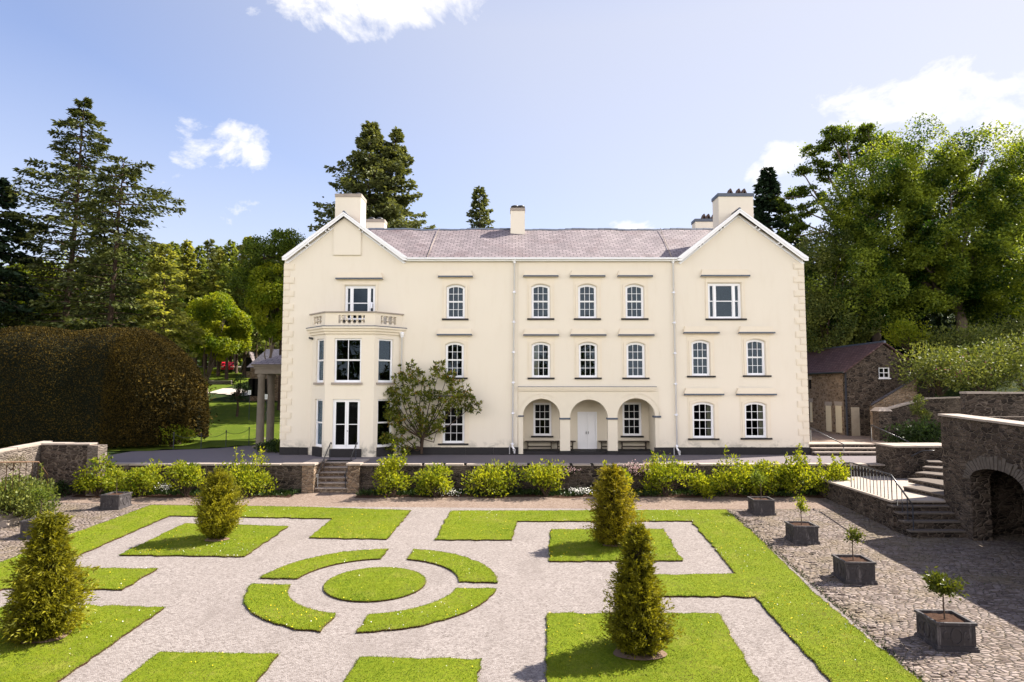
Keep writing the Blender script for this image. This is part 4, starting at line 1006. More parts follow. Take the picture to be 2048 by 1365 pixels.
# black railing around the landing
t = thing('railing', 'black iron railing with pale handrail around the stair landing on the right', 'railing', (la.x, la.y, LZ))
H = 1.0
ra = Vector((la.x+.12, la.y+.1, LZ)); rb = Vector((lb.x+.08, lb.y+.05, LZ)); rc = Vector((lb.x+.30+1.0, lb.y-.36*5-.05, zy+rise*.6))
ra2 = ra+Vector((0, 1.2, 0))
re_ = onY(1828, 1062, lb.y-1.2); RE = Vector((re_.x+.05, re_.y+.1, re_.z+.98))
rail = MB().tube([ra+Vector((-.02, .75, H-.12)), ra+Vector((0, .5, H+.05)), ra+Vector((.2, .2, H+.08)), rb+Vector((0, 0, H+.02)), RE], .035, 8)
rail.build('rail', 'rail_metal', t)
for k in range(13):
    p = ra+(rb-ra)*(k/12); MB().tube([(p.x, p.y, LZ-.02), (p.x, p.y, LZ+H+.05)], .026 if k in (0, 12) else .019, 6).build('baluster', 'dark_metal', t)
for k in range(1, 5):
    f = k/4; x = rb.x+(RE.x-rb.x)*f; y = rb.y+(RE.y-rb.y)*f; zt = LZ+H+.02+(RE.z-(LZ+H+.02))*f
    MB().tube([(x, y, LZ-rise*k-.05), (x, y, zt)], .019 if k < 4 else .026, 6).build('baluster', 'dark_metal', t)
# low steps at the house end up to the yard
t = thing('stone_steps', 'three wide shallow stone steps beside the right corner of the house', 'steps', (18, 38.6, 0))
s0, s1 = XR+.08, onY(1765, 905, 38.8).x
for k in range(3):
    zt = YARD*(k+1)/3; y = 38.2+.4*k; MB().box(s0, s1+.35-.35*k, y+.04, 40.2, zt-.25, zt-.06).build('riser', 'rubble_grey', t); MB().box(s0, s1+.38-.35*k, y, y+.5 if k < 2 else 40.3, zt-.058, zt+.012).build('tread', 'coping_stone', t)
for px, lab in (((1621, 856), 'black handrail against the right corner of the house'), ((1742, 850), 'black handrail at the right end of the three wide steps')):
    a = onY(px[0], px[1], 40.4); b = Vector((a.x+1.0, 38.4, a.z-.85)); t = thing('handrail', lab, 'handrail', (a.x, 40.4, YARD), 'handrails of the wide steps')
    MB().tube([a, b, b+Vector((.06, -.1, -.08))], .028, 8).build('rail', 'rail_metal', t)
    for p, zb in ((a, YARD-.05), (b, 0)): MB().tube([(p.x, p.y, zb), p], .024, 6).build('post', 'dark_metal', t)

# ------------------------------------------------------------------ outbuilding
OX, OY = onY(1697, 873, 45.4).x, 45.4
ox1 = onY(1842, 800, OY).x; oe = onY(1695, 742, OY).z; oa = onY(1767, 687, OY).z; oxa = onY(1767, 700, OY).x; OB = 60
barn = thing('stone_outbuilding', 'brown rubble outbuilding with dark purple slate roof right of the house', 'outbuilding', (OX, OY, YARD))
m = MB()
w0, w1, wz0, wz1 = px_rect(1757.5, 1779.5, 735.5, 756.5, OY)
m.plate([[(OX, 0), (ox1+1, 0), (ox1+1, oe-.3), (ox1, oe), (oxa, oa-.1), (OX, oe)], [(w0, wz0), (w1, wz0), (w1, wz1), (w0, wz1)]], XZ(OY), 0, .5)
m.build('gable_wall', 'rubble_grey', barn)
m = MB(); m.box(OX, OX+.5, OY+.503, OB, 0, oe-.02); m.box(OX+.502, ox1, OB-.5, OB, 0, oe-.02); m.box(ox1-.5, ox1, OY+.503, OB-.503, 0, oe-.02); m.build('side_wall', 'rubble_brown', barn)
m = MB()
for x0, xx1 in ((OX-.25, oxa), (ox1+.25, oxa)):
    d = (oa-oe)/(oxa-OX); zl = oa-abs(x0-oxa)*abs(d); V = [(x0, OY-.18, zl), (xx1, OY-.18, oa), (xx1, OB+.2, oa), (x0, OB+.2, zl)]
    m.raw(V+[(a, b, c+.1) for a, b, c in V], [(0, 1, 2, 3), (4, 5, 6, 7), (0, 1, 5, 4), (1, 2, 6, 5), (2, 3, 7, 6), (3, 0, 4, 7)])
ro = m.build('roof', 'slate_side', barn); MB().tube([(oxa, OY-.2, oa+.1), (oxa, OB+.2, oa+.1)], .09, 8).build('ridge_tiles', 'lead', ro)
m = MB(); fm = XZ(OY); xm, zm = (w0+w1)/2, (wz0+wz1)/2; g = .07
cells = [[(a, c), (b, c), (b, d), (a, d)] for a, b in ((w0+g, xm-.025), (xm+.025, w1-g)) for c, d in ((wz0+g, zm-.025), (zm+.025, wz1-g))]
m.plate([[(w0, wz0), (w1, wz0), (w1, wz1), (w0, wz1)]]+cells, fm, .04, .11); wo = m.build('window', 'white_paint', barn)
MB().plate([[(w0+.02, wz0+.02), (w1-.02, wz0+.02), (w1-.02, wz1-.02), (w0+.02, wz1-.02)]], fm, .08, .085).build('pane', 'window_glass', wo)
MB().box(w0-.05, w1+.05, OY-.06, OY+.1, wz0-.08, wz0-.003).build('sill', 'white_paint', wo)
m = MB(); MB().box(w0-.15, w1+.15, OY-.015, OY+.05, wz1+.01, wz1+.30).build('lintel', 'rubble_grey', wo)
x0, x1, z0, z1 = px_rect(1702.5, 1719, 815, 876, OY); m = MB()
for k in range(5): a = x0+(x1-x0)*k/5; m.box(a+.004, a+(x1-x0)/5-.004, OY-.05, OY-.001, YARD-.02, z1)
m.build('door', 'plank_grey', barn)
def onX(px, py, X): d = ray(px, py); tt = X/d[0]; return Vector((X, d[1]*tt, HC+d[2]*tt))
for (pa, pb, yt, yb, mat, nm) in ((1653, 1663, 812, 863, 'door_cream', 'door'), (1672.5, 1684, 812, 866, 'door_cream', 'door'), (1621, 1625, 805, 845, 'door_cream', 'shutter'), (1619, 1622.5, 760, 778, 'dark_void', 'window')):
    a, b = onX(pb, (yt+yb)/2, OX).y, onX(pa, (yt+yb)/2, OX).y; zt, zb = onX((pa+pb)/2, yt, OX).z, onX((pa+pb)/2, yb, OX).z
    d = MB().box(OX-.04, OX-.001, a, b, zb, zt).build(nm, mat, barn); MB().box(OX-.03, OX-.001, a-.15, b+.15, zt+.01, zt+.30).build('lintel', 'coping_stone', d)
m = MB().tube([(OX-.08, OY-.03, YARD), (OX-.08, OY-.03, oe-.1)], .06, 8).build('downpipe', 'dark_metal', barn)
MB().tube([(OX-.28, OY-.15, oe-.12), (OX-.28, OB, oe-.12)], .07, 6).build('gutter', 'dark_metal', barn)
# lean-to with mono-pitch slate roof and the sloping garden wall before it
t = thing('lean_to', 'small lean-to with steep slate roof against the outbuilding gable', 'lean-to', (ox1, OY-2, YARD))
a = onY(1742, 812, OY-2.0); b = onY(1834, 757, OY-2.0); a2 = onY(1745, 808, OY-.02); b2 = onY(1838, 754, OY-.02)
m = MB(); m.hexa([tuple(v) for v in (a, b, b2, a2)]+[tuple(v+Vector((0, 0, .12))) for v in (a, b, b2, a2)]); m.build('roof', 'slate_dark', t)
MB().plate([[(a.x+.1, 0), (b.x, 0), (b.x, b.z-.02), (a.x+.1, a.z-.02)]], XZ(OY-1.95), 0, .3).build('side_wall', 'rubble_brown', t)
pa, pb, pc_ = onY(1755, 822, 41.5), onY(1775, 818, 41.5), onY(1838, 797, 41.5)
wall_line('garden_wall', 'dark rubble garden wall with sloping sunlit coping beside the lean-to', [(pb.x, 41.5), (pc_.x+.6, 41.5), (pc_.x+5, 41.0)], .5, [0]*3, [pb.z-.09, pc_.z-.05, pc_.z+.1], 'rubble_grey', True)
t = thing('stone_pier', 'dark rubble gate pier with domed cap below the outbuilding', 'pier', (pa.x, 41.4, YARD))
MB().box(onY(1757, 850, 41.3).x, pb.x+.05, 41.2, 41.95, 0, pa.z-.02).build('masonry', 'rubble_grey', t)
xx0, xx1 = onY(1755, 850, 41.3).x-.03, pb.x+.1; MB().hexa([(xx0, 41.12, pa.z-.018), (xx1, 41.12, pa.z-.018), (xx1, 42.03, pa.z-.018), (xx0, 42.03, pa.z-.018), (xx0+.2, 41.3, pa.z+.22), (xx1-.2, 41.3, pa.z+.22), (xx1-.2, 41.85, pa.z+.22), (xx0+.2, 41.85, pa.z+.22)]).build('coping', 'coping_stone', t)

# the walk the picture is taken from: its sunlit rubble front shows mirrored in the lower windows
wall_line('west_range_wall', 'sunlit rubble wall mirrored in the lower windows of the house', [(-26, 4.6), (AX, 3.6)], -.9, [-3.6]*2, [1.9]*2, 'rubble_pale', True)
class Lump:
    def __init__(s, seed, n=14, lo=.5, hi=2.2):
        R = RNG(seed); d = R.normal(size=(n, 3)); d /= np.linalg.norm(d, axis=1, keepdims=True); s.k = d*np.exp(R.uniform(math.log(lo), math.log(hi), (n, 1)))*2; s.p = R.uniform(0, 6.28, n); s.a = 1/np.linalg.norm(s.k, axis=1)**.5; s.a /= math.sqrt((s.a**2).sum()/2)
    def __call__(s, P): return (np.sin(P@s.k.T+s.p)*s.a).sum(1)
# ------------------------------------------------------------------ planters and saplings
def planter(px, py, s=.93, h=.66, label='', yaw=-YAW):
    b = onG(px, py); c = Vector((b.x, b.y+s*.5)); t = thing('lead_planter', label, 'planter', (c.x, c.y, zg(c.x, c.y)), 'lead planters along the cobbles')
    z0 = zg(c.x, c.y)-.02; ux = Vector((math.cos(yaw), math.sin(yaw))); uy = Vector((-ux.y, ux.x)); m = MB(); hs = s/2
    m.obox(c, ux, uy, hs+.03, hs+.03, z0, z0+.07); m.obox(c, ux, uy, hs+.012, hs+.012, z0+.071, z0+.11)
    m.obox(c, ux, uy, hs-.015, hs-.015, z0+.11, z0+h-.09)
    for sx_, sy2 in ((1, 0), (-1, 0), (0, 1), (0, -1)):
        cc_ = c+ux*(hs-.035)*sx_+uy*(hs-.035)*sy2; m.obox(cc_, ux, uy, .02 if sx_ else hs-.015, .02 if sy2 else hs-.06, z0+h-.09, z0+h-.05)
    for sx_, sy2 in ((1, 0), (-1, 0), (0, 1), (0, -1)):      # rim
        cc_ = c+ux*(hs-.02)*sx_+uy*(hs-.02)*sy2; m.obox(cc_, ux, uy, .035 if sx_ else hs+.02, .035 if sy2 else hs-.06, z0+h-.05, z0+h+.012)
    body = m.build('box', 'lead_planter', t)
    r = MB()
    for d, n in ((ux, -uy), (uy, -ux), (ux, uy), (uy, ux)):
        fm = lambda u, v, tt, d=d, n=n: (c.x+d.x*u+n.x*(hs-.015+tt), c.y+d.y*u+n.y*(hs-.015+tt), z0+v)
        zc = h*.54; A, B_ = .145, .21
        ring = lambda k: [(A*k*math.cos(q), zc+B_*k*math.sin(q)) for q in np.linspace(0, 2*math.pi, 18, endpoint=False)]
        r.plate([ring(1.0), ring(.82)], fm, -.005, .022)
        for sg in (-1, 1):
            ring2 = lambda k: [(sg*.24+.085*k*math.cos(q), zc+.12*k*math.sin(q)) for q in np.linspace(0, 2*math.pi, 12, endpoint=False)]
            r.plate([ring2(1), ring2(.7)], fm, -.005, .016)
            r.plate([[(sg*(hs-.075)-.02, .15), (sg*(hs-.075)+.02, .15), (sg*(hs-.075)+.02, h-.1), (sg*(hs-.075)-.02, h-.1)]], fm, -.005, .015)
        r.plate([[(-hs+.08, h-.11), (hs-.08, h-.11), (hs-.08, h-.085), (-hs+.08, h-.085)]], fm, -.005, .016)
    r.build('relief', 'lead_planter', body)
    so = MB(); R = RNG(int(px)); n = 9; V = []
    for i in range(n):
        for j in range(n):
            p = c+ux*(hs-.05)*(2*i/(n-1)-1)+uy*(hs-.05)*(2*j/(n-1)-1); V.append((p.x, p.y, z0+h-.055+R.uniform(-.015, .025)))
    so.raw(V, [(i*n+j, (i+1)*n+j, (i+1)*n+j+1, i*n+j+1) for i in range(n-1) for j in range(n-1)]); so.build('soil', 'soil', t)
    return t, Vector((c.x, c.y, z0+h-.05))
def sapling(base, H, cr, ch, n, lsz, label, seed, loose=.5, mat='bay_leaf'):
    R = RNG(seed); t = thing('bay_sapling', label, 'sapling', base, 'young standard trees in the planters'); m = MB(); f = MB()
    top = np.array(base)+np.array([R.uniform(-.03, .03), 0, H]); b0 = np.array(base); fork = b0+(top-b0)*(1-ch/H*.95)
    m.tube([b0, (b0+fork)/2+R.normal(0, .012, 3), fork], [.022, .017, .014], 7)
    for k in range(9):
        d = R.normal(size=3); d[2] = abs(d[2])*.8+.4; d /= np.linalg.norm(d); L = R.uniform(.6, 1.0); e = fork+d*np.array([cr, cr, ch])*L; mid = fork+(e-fork)*.5+np.array([0, 0, .03])
        m.tube([fork, mid, e], [.010, .007, .004], 5); q = int(n/9)
        P = fork+(e-fork)*(.35+.7*R.rand(q, 1))+R.normal(0, loose*.13, (q, 3)); D = (e-fork)/np.linalg.norm(e-fork)*.7+R.normal(0, .65, (q, 3)); f.leaves(P, D, R.uniform(.7, 1.2, q)*lsz, R.uniform(.3, .42, q)*lsz, R)
    m.build('stem', 'bark', t); f.build('crown', mat, t)
PL = [(1525, 1030, 'second growth'), (1606, 1088, ''), (1712, 1168, ''), (1895, 1300, '')]
specs = [((1531, 1031), 'dark lead planter farthest back, nearest the lime shrubs on the right', (1.35, .42, .62, 700, .10), 'feathery round headed sapling in the planter farthest back on the right', .75, 'oak_leaf'),
         ((1615, 1089), 'dark lead planter with a thin sapling, second from the back on the right', (1.20, .30, .75, 330, .12), 'thin upright sapling with sparse bright leaves, second planter from the back on the right', .5, 'lime_shrub_leaf'),
         ((1724, 1169), 'dark lead planter in front of the shadow corner on the cobbles', (1.02, .34, .48, 300, .13), 'sparse leggy sapling with open twigs in front of the shadow corner', .45, 'bay_leaf'),
         ((1918, 1304), 'largest looking lead planter with embossed panels, nearest on the right', (1.10, .40, .50, 950, .13), 'dense round headed bay sapling in the nearest planter on the right', .65, 'bay_leaf'),
         ((219, 1020), 'lead planter with a sunlit embossed side near the left end of the terrace wall', (1.35, .42, .62, 600, .11), 'bright green round sapling in the planter by the left end of the terrace wall', .7, 'lime_shrub_leaf'),
         ((62, 1078), 'lead planter half hidden behind the conifer at the left edge', (1.45, .48, .75, 560, .11), 'feathery sapling in the planter behind the left edge conifer', .8, 'oak_leaf')]
for k, (pp, lab, (H, cr, ch, n, ls), sl, lo, mt) in enumerate(specs):
    t, b = planter(*pp, label=lab); sapling(b, H, cr, ch, n, ls, sl, 40+k, lo, mt)

# ------------------------------------------------------------------ plants near the house
def yew(px, py, top, prof, n, label, seed, mat='yew_leaf', dz=.0, up=.7, lsz=.17, gap=0.0, name='yew_tree'):
    """clipped or loose young conifer; prof = [(height fraction, radius m)]"""
    R = RNG(seed); b = onG(px, py); H = onY(px, top, b.y).z-b.z
    t = thing(name, label, 'conifer', b); m = MB(); m.tube([b+Vector((0, 0, -.05)), b+Vector((.02, 0, H*.5)), b+Vector((0, 0, H*.93))], [.09, .05, .012], 8); f = MB()
    hs, rs = [p[0] for p in prof], [p[1] for p in prof]
    lmp = Lump(seed+30, 14, .5, 1.8); nb = n//26; u = R.rand(nb*4); keep = R.rand(nb*4) < (np.interp(u, hs, rs)/max(rs)+.10); u = u[keep][:nb]
    for h in u:
        ph = R.uniform(0, 2*math.pi); r = np.interp(h, hs, rs)*(R.uniform(.6, 1.05) if R.rand() > .16 else R.uniform(1.05, 1.42))*(1+.17*lmp(np.array([[math.cos(ph)*.5, math.sin(ph)*.5, h*H]]))[0])
        tilt = up*R.uniform(.6, 1.4); d = np.array([math.cos(ph), math.sin(ph), tilt]); d /= np.linalg.norm(d); st = np.array([b.x, b.y, b.z+max(.05, h*H-r*tilt*.75)])
        L = r/math.hypot(d[0], d[1]); 
        m.tube([st, st+d*L*.8], [.012, .004], 4, cap=False)
        q = 26; s = .25+.75*R.rand(q, 1)**.7; side = R.normal(0, .13, (q, 3))*(1.15-s)*1.2*max(.5, r)
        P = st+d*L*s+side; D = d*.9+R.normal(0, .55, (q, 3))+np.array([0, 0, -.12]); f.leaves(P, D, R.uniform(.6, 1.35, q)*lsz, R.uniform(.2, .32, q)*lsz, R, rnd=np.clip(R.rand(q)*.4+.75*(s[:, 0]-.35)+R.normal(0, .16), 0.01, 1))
    m.build('trunk', 'bark', t); f.build('crown', mat, t)
    e = MB(); k = 22; rr = max(.45, rs[0]*.95); V = [(b.x, b.y, b.z+TH+.05)]+[(b.x+rr*(1+.12*math.sin(3*a+seed))*math.cos(a), b.y-.05+rr*.8*math.sin(a), zg(0, b.y)+TH+.012) for a in np.linspace(0, 2*math.pi, k, endpoint=False)]
    V = [(x, y, max(z, zg(x, y)+TH+.012)) for x, y, z in V]
    o = struct(e.raw(V, [(0, 1+i, 1+(i+1) % k) for i in range(k)]), 'bare_earth', 'bare_earth')
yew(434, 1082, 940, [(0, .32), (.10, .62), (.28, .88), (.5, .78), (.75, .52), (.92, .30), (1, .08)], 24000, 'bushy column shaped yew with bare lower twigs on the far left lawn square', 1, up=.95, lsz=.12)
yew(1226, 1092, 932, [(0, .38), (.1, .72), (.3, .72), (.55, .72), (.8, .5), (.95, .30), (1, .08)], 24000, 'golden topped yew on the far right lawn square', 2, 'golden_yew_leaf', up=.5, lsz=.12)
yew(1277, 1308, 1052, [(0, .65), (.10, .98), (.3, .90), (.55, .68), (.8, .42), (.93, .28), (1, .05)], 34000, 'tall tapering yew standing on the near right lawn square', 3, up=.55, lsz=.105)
yew(88, 1274, 1030, [(0, .75), (.08, 1.08), (.3, .98), (.5, .72), (.7, .48), (.85, .36), (.95, .32), (1, .14)], 38000, 'spreading shaggy conifer on the near left lawn square', 4, 'yew_leaf', up=.25, lsz=.125, name='conifer')

def bush(base, rx, ry, h, n, lsz, mat, label, seed, cat='shrub', name='shrub', clumps=14, group=None, stems=True, aspect=.55, low=0.0, spiky=0.0, zfun=None):
    R = RNG(seed); t = thing(name, label, cat, base, group); f = MB(); m = MB(); b = np.array(base)
    C = []
    for k in range(clumps):
        a = R.uniform(0, 2*math.pi); q = math.sqrt(R.rand())*.78; zz_ = R.uniform(.30+low, .86)*(1-.35*q*q); C.append(b+np.array([rx*q*math.cos(a), ry*q*math.sin(a), h*zz_]))
    for k, c in enumerate(C):
        r = R.uniform(.22, .42)*min(rx, h)*1.25; q = n//clumps; d = R.normal(size=(q, 3)); d /= np.linalg.norm(d, axis=1, keepdims=True)
        P = c+d*r*(R.rand(q, 1)**.4)*np.array([1.1, 1.1, .85]); P = P[P[:, 2] > b[2]+.03]; q = len(P)
        D = d[:q]*.8+R.normal(0, .6, (q, 3))+np.array([0, 0, .3+spiky]); f.leaves(P, D, R.uniform(.65, 1.25, q)*lsz, R.uniform(.7, 1.2, q)*lsz*aspect, R, rnd=np.clip(R.rand(q)*.8+R.normal(.1, .1), .01, 1))
        if stems: m.tube([b+np.array([0, 0, -.05])+R.normal(0, .06, 3)*np.array([1, 1, 0]), (b+c)/2+R.normal(0, .05, 3), c], [.02, .014, .008], 5, cap=False)
    for k in range(int(spiky*10)):
        a = R.uniform(0, 6.28); p = b+np.array([rx*.5*math.cos(a), ry*.5*math.sin(a), h*.75]); L = h*R.uniform(.25, .5); m.tube([p, p+np.array([0, 0, L])], [.008, .004], 4, cap=False); q = 26
        P = p+np.array([0, 0, 1])*L*R.rand(q, 1)+R.normal(0, .03, (q, 3)); f.leaves(P, R.normal(0, .6, (q, 3))+np.array([0, 0, .5]), lsz*.9, lsz*.5, R)
    if stems: m.build('stem', 'bark', t)
    f.build('foliage', mat, t); return t
YS = WY-.95
shr = [(200, 40, 912, 'in front of the left end pier of the terrace wall', 0), (283, 42, 924, 'low and rounded, below the wall right of the left planter', 0), (374, 40, 918, 'left of the column shaped yew', 0), (495, 52, 908, 'with a tall leafy shoot above the coping', .6),
       (787, 42, 906, 'right of the central steps pier', .3), (872, 48, 930, 'low and spreading, right of the steps', 0), (985, 46, 926, 'mid wall under the downpipe', 0), (1092, 46, 922, 'opposite the left porch arch', 0), (1228, 40, 935, 'behind the golden topped yew', .2),
       (1332, 46, 918, 'opposite the right downpipe', .3), (1402, 36, 940, 'short, in the gap of the taller shrubs', 0), (1462, 42, 918, 'with upright shoots left of the far planter', .2), (1528, 40, 924, 'behind the far right planter', 0), (1592, 48, 905, 'tallest, with a shoot up to the terrace rail', .6), (1662, 42, 918, 'beside the stair landing', .5)]
for k, (px, hw, top, where, sp) in enumerate(shr):
    y = YS-.1*(k % 3); x = onY(px, 950, y).x; z = zg(x, y); h = onY(px, top, y).z-z; rx = hw*(1.0+.18*math.sin(k*2.3))*y/F
    bush((x, y, z), rx, .62, h*(1.06 if sp < .5 else .95), 1900, .155, 'lime_shrub_leaf', 'lime green shrub '+where, 100+k, clumps=17, group='lime green shrubs along the retaining wall', spiky=sp, low=-.05)
# planting bed of dark ground cover with white flowers and pink flowers on the wall top
R_ = RNG(9); f = MB(); n = 9000; x = R_.uniform(-21.5, 16.5, n); x = x[(x < SX0-.7) | (x > SX1+.7)]; n = len(x); y = R_.uniform(32.95, 33.95, n)+.12*np.sin(x*1.7); P = np.stack([x, y, zg(x, y)+R_.rand(n)*.14], 1)
f.leaves(P, R_.normal(0, .5, (n, 3))+np.array([0, 0, .8]), R_.uniform(.1, .24, n), .07, R_); stuff(f, 'bed_plants', 'dark_shrub_leaf', 'dark low bedding foliage along the foot of the retaining wall', 'ground cover')
bed = MB(); V = []; n = 60
for k in range(n+1):
    x = -22.3+(16.9+22.3)*k/n; yb = 32.75+.14*math.sin(x*1.9)+R_.normal(0, .05); V += [(x, yb, zg(x, yb)+.02), (x, 34.0, zg(x, 34.0)+.05)]
struct(bed.raw([v for v in V], [(2*k, 2*k+2, 2*k+3, 2*k+1) for k in range(n) if not (SX0-.9 < V[2*k][0] < SX1+.5)]), 'planting_bed', 'soil')
def flowers(px, w, py, h, n, Y, mat, label, seed, name='flower_clump'):
    R = RNG(seed); f = MB(); g = MB(); t = thing(name, label, 'flowers', onY(px, py+h, Y)); c = onY(px, py, Y); s = Y/F
    P = np.stack([c.x+R.normal(0, w*s*.45, n), Y-.18-R.rand(n)*.3, c.z+R.normal(0, h*s*.4, n)], 1); f.leaves(P, R.normal(0, 1, (n, 3)), .065, .06, R)
    P2 = P+R.normal(0, .06, (n, 3)); g.leaves(P2, R.normal(0, 1, (n, 3)), .08, .03, R); g.build('foliage', 'dark_shrub_leaf', t); f.build('blossom', mat, t)
flowers(1272, 42, 935, 16, 420, WY, 'flower_pink', 'pale pink daisy clump spilling over the wall top behind the golden yew', 1)
flowers(1135, 22, 938, 8, 120, WY, 'flower_pink', 'small pink flower clump on the wall opposite the left arch', 2)
flowers(590, 16, 897, 10, 0+60, 41, 'flower_white', 'white flowers in the dark bed by the portico', 6)
flowers(895, 30, 982, 9, 240, WY-.6, 'flower_white', 'white flowered clump under the wall right of the steps', 3); flowers(335, 20, 972, 8, 150, WY-.6, 'flower_white', 'white flowered clump under the wall left of the column yew', 4); flowers(1160, 30, 980, 8, 200, WY-.6, 'flower_white', 'white flowered clump under the wall left of the golden yew', 5)
# bed beside the bay
p = onZ(556, 906, 0); bush((p.x-.6, p.y+.3, 0), .95, .5, .75, 1500, .13, 'dark_shrub_leaf', 'dark shrub with white flowers left of the clipped ball', 201, clumps=12); bush((p.x+1.15, p.y+.4, 0), .85, .5, .72, 1500, .13, 'dark_shrub_leaf', 'dark low shrub between the clipped ball and the bay', 202, clumps=12)
t = thing('box_ball', 'clipped round box ball by the left corner of the house', 'topiary', (p.x+.28, p.y-.05, 0)); R_ = RNG(3); q = 3000; d = R_.normal(size=(q, 3)); d /= np.linalg.norm(d, axis=1, keepdims=True)
b0 = np.array([p.x+.30, p.y-.05, .38]); m = MB().leaves(b0+d*.36*np.array([1, 1, 1.05]), d+R_.normal(0, .5, (q, 3)), .06, .035, R_); m.lathe(tuple(b0), [(.001, -.36), (.22, -.29), (.34, -.1), (.34, .1), (.22, .29), (.001, .36)], 14); m.build('foliage', 'box_leaf', t)
# magnolia trained on the wall
t = thing('magnolia', 'wall trained magnolia with big glossy leaves between the bay and the downpipe', 'shrub', (fx(843), FY-.5, 0)); R_ = RNG(21); m = MB(); f = MB()
base = onY(843, 908, FY-.45); cl = [(818, 742, 20), (805, 765, 18), (880, 740, 17), (895, 752, 14), (845, 762, 24), (800, 790, 20), (778, 785, 12), (790, 812, 24), (850, 790, 26), (905, 768, 18), (925, 792, 22), (945, 812, 16), (885, 800, 26), (910, 812, 22), (825, 830, 26), (790, 838, 20), (775, 830, 12), (865, 832, 28), (845, 858, 24), (800, 868, 18), (780, 885, 20), (812, 890, 16), (875, 855, 14), (770, 878, 12)]
for k, (px, py, r) in enumerate(cl):
    e = onY(px, py, FY-.5-R_.uniform(0, .35)); mid = base+(e-base)*.5+Vector((R_.normal(0, .15), 0, .25 if py < 840 else -.1)); tr = base+Vector((R_.normal(0, .04), 0, .9 if py < 860 else .35))
    m.tube([base, tr, mid, e], [.075, .05, .03, .012], 6, cap=False); rr = r/33*1.0
    for j in range(int(r*1.25)):
        d = R_.normal(size=3); d /= np.linalg.norm(d); c = np.array(e)+d*rr*np.array([1.1, .55, 1.0])*R_.rand()**.5; q = 10
        D = R_.normal(0, .8, (q, 3))+d*.5+np.array([0, -.45, .15]); c = np.minimum(c, [99, FY-.12, 99]); f.leaves(np.repeat(c[None], q, 0), D, R_.uniform(.16, .30, q), R_.uniform(.07, .11, q), R_)
m.build('branch', 'bark', t); f.build('foliage', 'magnolia_leaf', t)
# bushy shrub and climbers at the left wall
b = onG(42, 1052); bush((b.x-.75, b.y+.9, b.z), 1.55, 1.3, 1.95, 6500, .15, 'rhodo_leaf', 'big leafy bush growing through the railing at the left edge', 301, clumps=34, spiky=.6, low=-.1)
b = onG(150, 985); bush((b.x, 33.2, zg(0, 33)), 1.9, .5, .75, 2000, .12, 'dark_shrub_leaf', 'low dark creeping shrub at the foot of the shaded left wall', 302, clumps=20)
b = onY(28, 925, 29.5); bush((b.x, b.y, b.z-.3), .7, .4, .7, 500, .09, 'twig_brown', 'dry pale grass tuft above the left railing', 303, clumps=6)
# wooden benches in the porch
def bench(x0, x1, yb, label):
    X0, X1 = onY(x0, 870, yb).x, onY(x1, 870, yb).x; t = thing('wooden_bench', label, 'bench', ((X0+X1)/2, yb, .16), 'benches in the porch'); h = .62
    MB().box(X0, X1, yb-.2, yb+.2, h, h+.06).build('seat', 'bench_wood', t)
    m = MB(); m.box(X0+.15, X1-.15, yb-.015, yb+.015, .3, .38); m.build('stretcher', 'bench_wood', t)
    for x in (X0+.18, X1-.18):
        q = MB().plate([[(-.19, .16), (-.10, .16), (0, .24), (.10, .16), (.19, .16), (.11, .36), (.18, h), (-.18, h), (-.11, .36)]], lambda u, v, tt, x=x: (x+tt, yb+u, v), -.025, .025); q.build('leg', 'bench_wood', t)
bench(1050, 1108, PB-.25, 'dark wooden bench under the left porch window'); bench(1109, 1151, PB-.25, 'short dark bench left of the porch door'); bench(1197, 1233, PB-.25, 'short dark bench right of the porch door'); bench(1238, 1297, PB-.25, 'dark wooden bench under the right porch window')

# ------------------------------------------------------------------ grass, daisies, weeds
def in_poly(P, x, y):
    c = np.zeros(len(x), bool); j = len(P)-1
    for i in range(len(P)):
        xi, yi = P[i]; xj, yj = P[j]; k = ((yi > y) != (yj > y)) & (x < (xj-xi)*(y-yi)/(yj-yi+1e-12)+xi); c ^= k; j = i
    return c
R_ = RNG(31); gx = []; gy = []; ye_ = []
for P in LAWNS:
    A_ = np.array(P); lo, hi = A_.min(0), A_.max(0); lo[1] = max(lo[1], 12.5); ar = (hi[0]-lo[0])*(hi[1]-lo[1]); n = int(ar*1500)
    x = R_.uniform(lo[0], hi[0], n); y = lo[1]+(hi[1]-lo[1])*R_.rand(n)**1.25; k = in_poly(P, x, y) & (np.abs(x) < y*.86+1); gx.append(x[k]); gy.append(y[k])
    n2 = int(len(A_)*34); i = R_.randint(0, len(A_), n2); tt = R_.rand(n2)[:, None]; E_ = A_[i]*(1-tt)+A_[(i+1) % len(A_)]*tt+R_.normal(0, .02, (n2, 2)); k = (E_[:, 1] > 12.5); gx.append(E_[k, 0]); gy.append(E_[k, 1])
x = np.concatenate(gx); y = np.concatenate(gy); n = len(x); f = MB()
pt = .5+.5*np.sin(x*1.3+np.sin(y*1.1)*1.5)*np.sin(y*1.7+.6*x)
f.leaves(np.stack([x, y, zg(x, y)+TH-.012], 1), R_.normal(0, .55, (n, 3))+np.array([0, 0, .9]), R_.uniform(.018, .045, n)*(1+.4*(R_.rand(n) > .95)), .016, R_, rnd=np.clip(R_.rand(n)*.6+.4*pt, .01, 1))
stuff(f, 'grass', 'grass_blade', 'short bright green grass covering the lawn panels', 'grass')
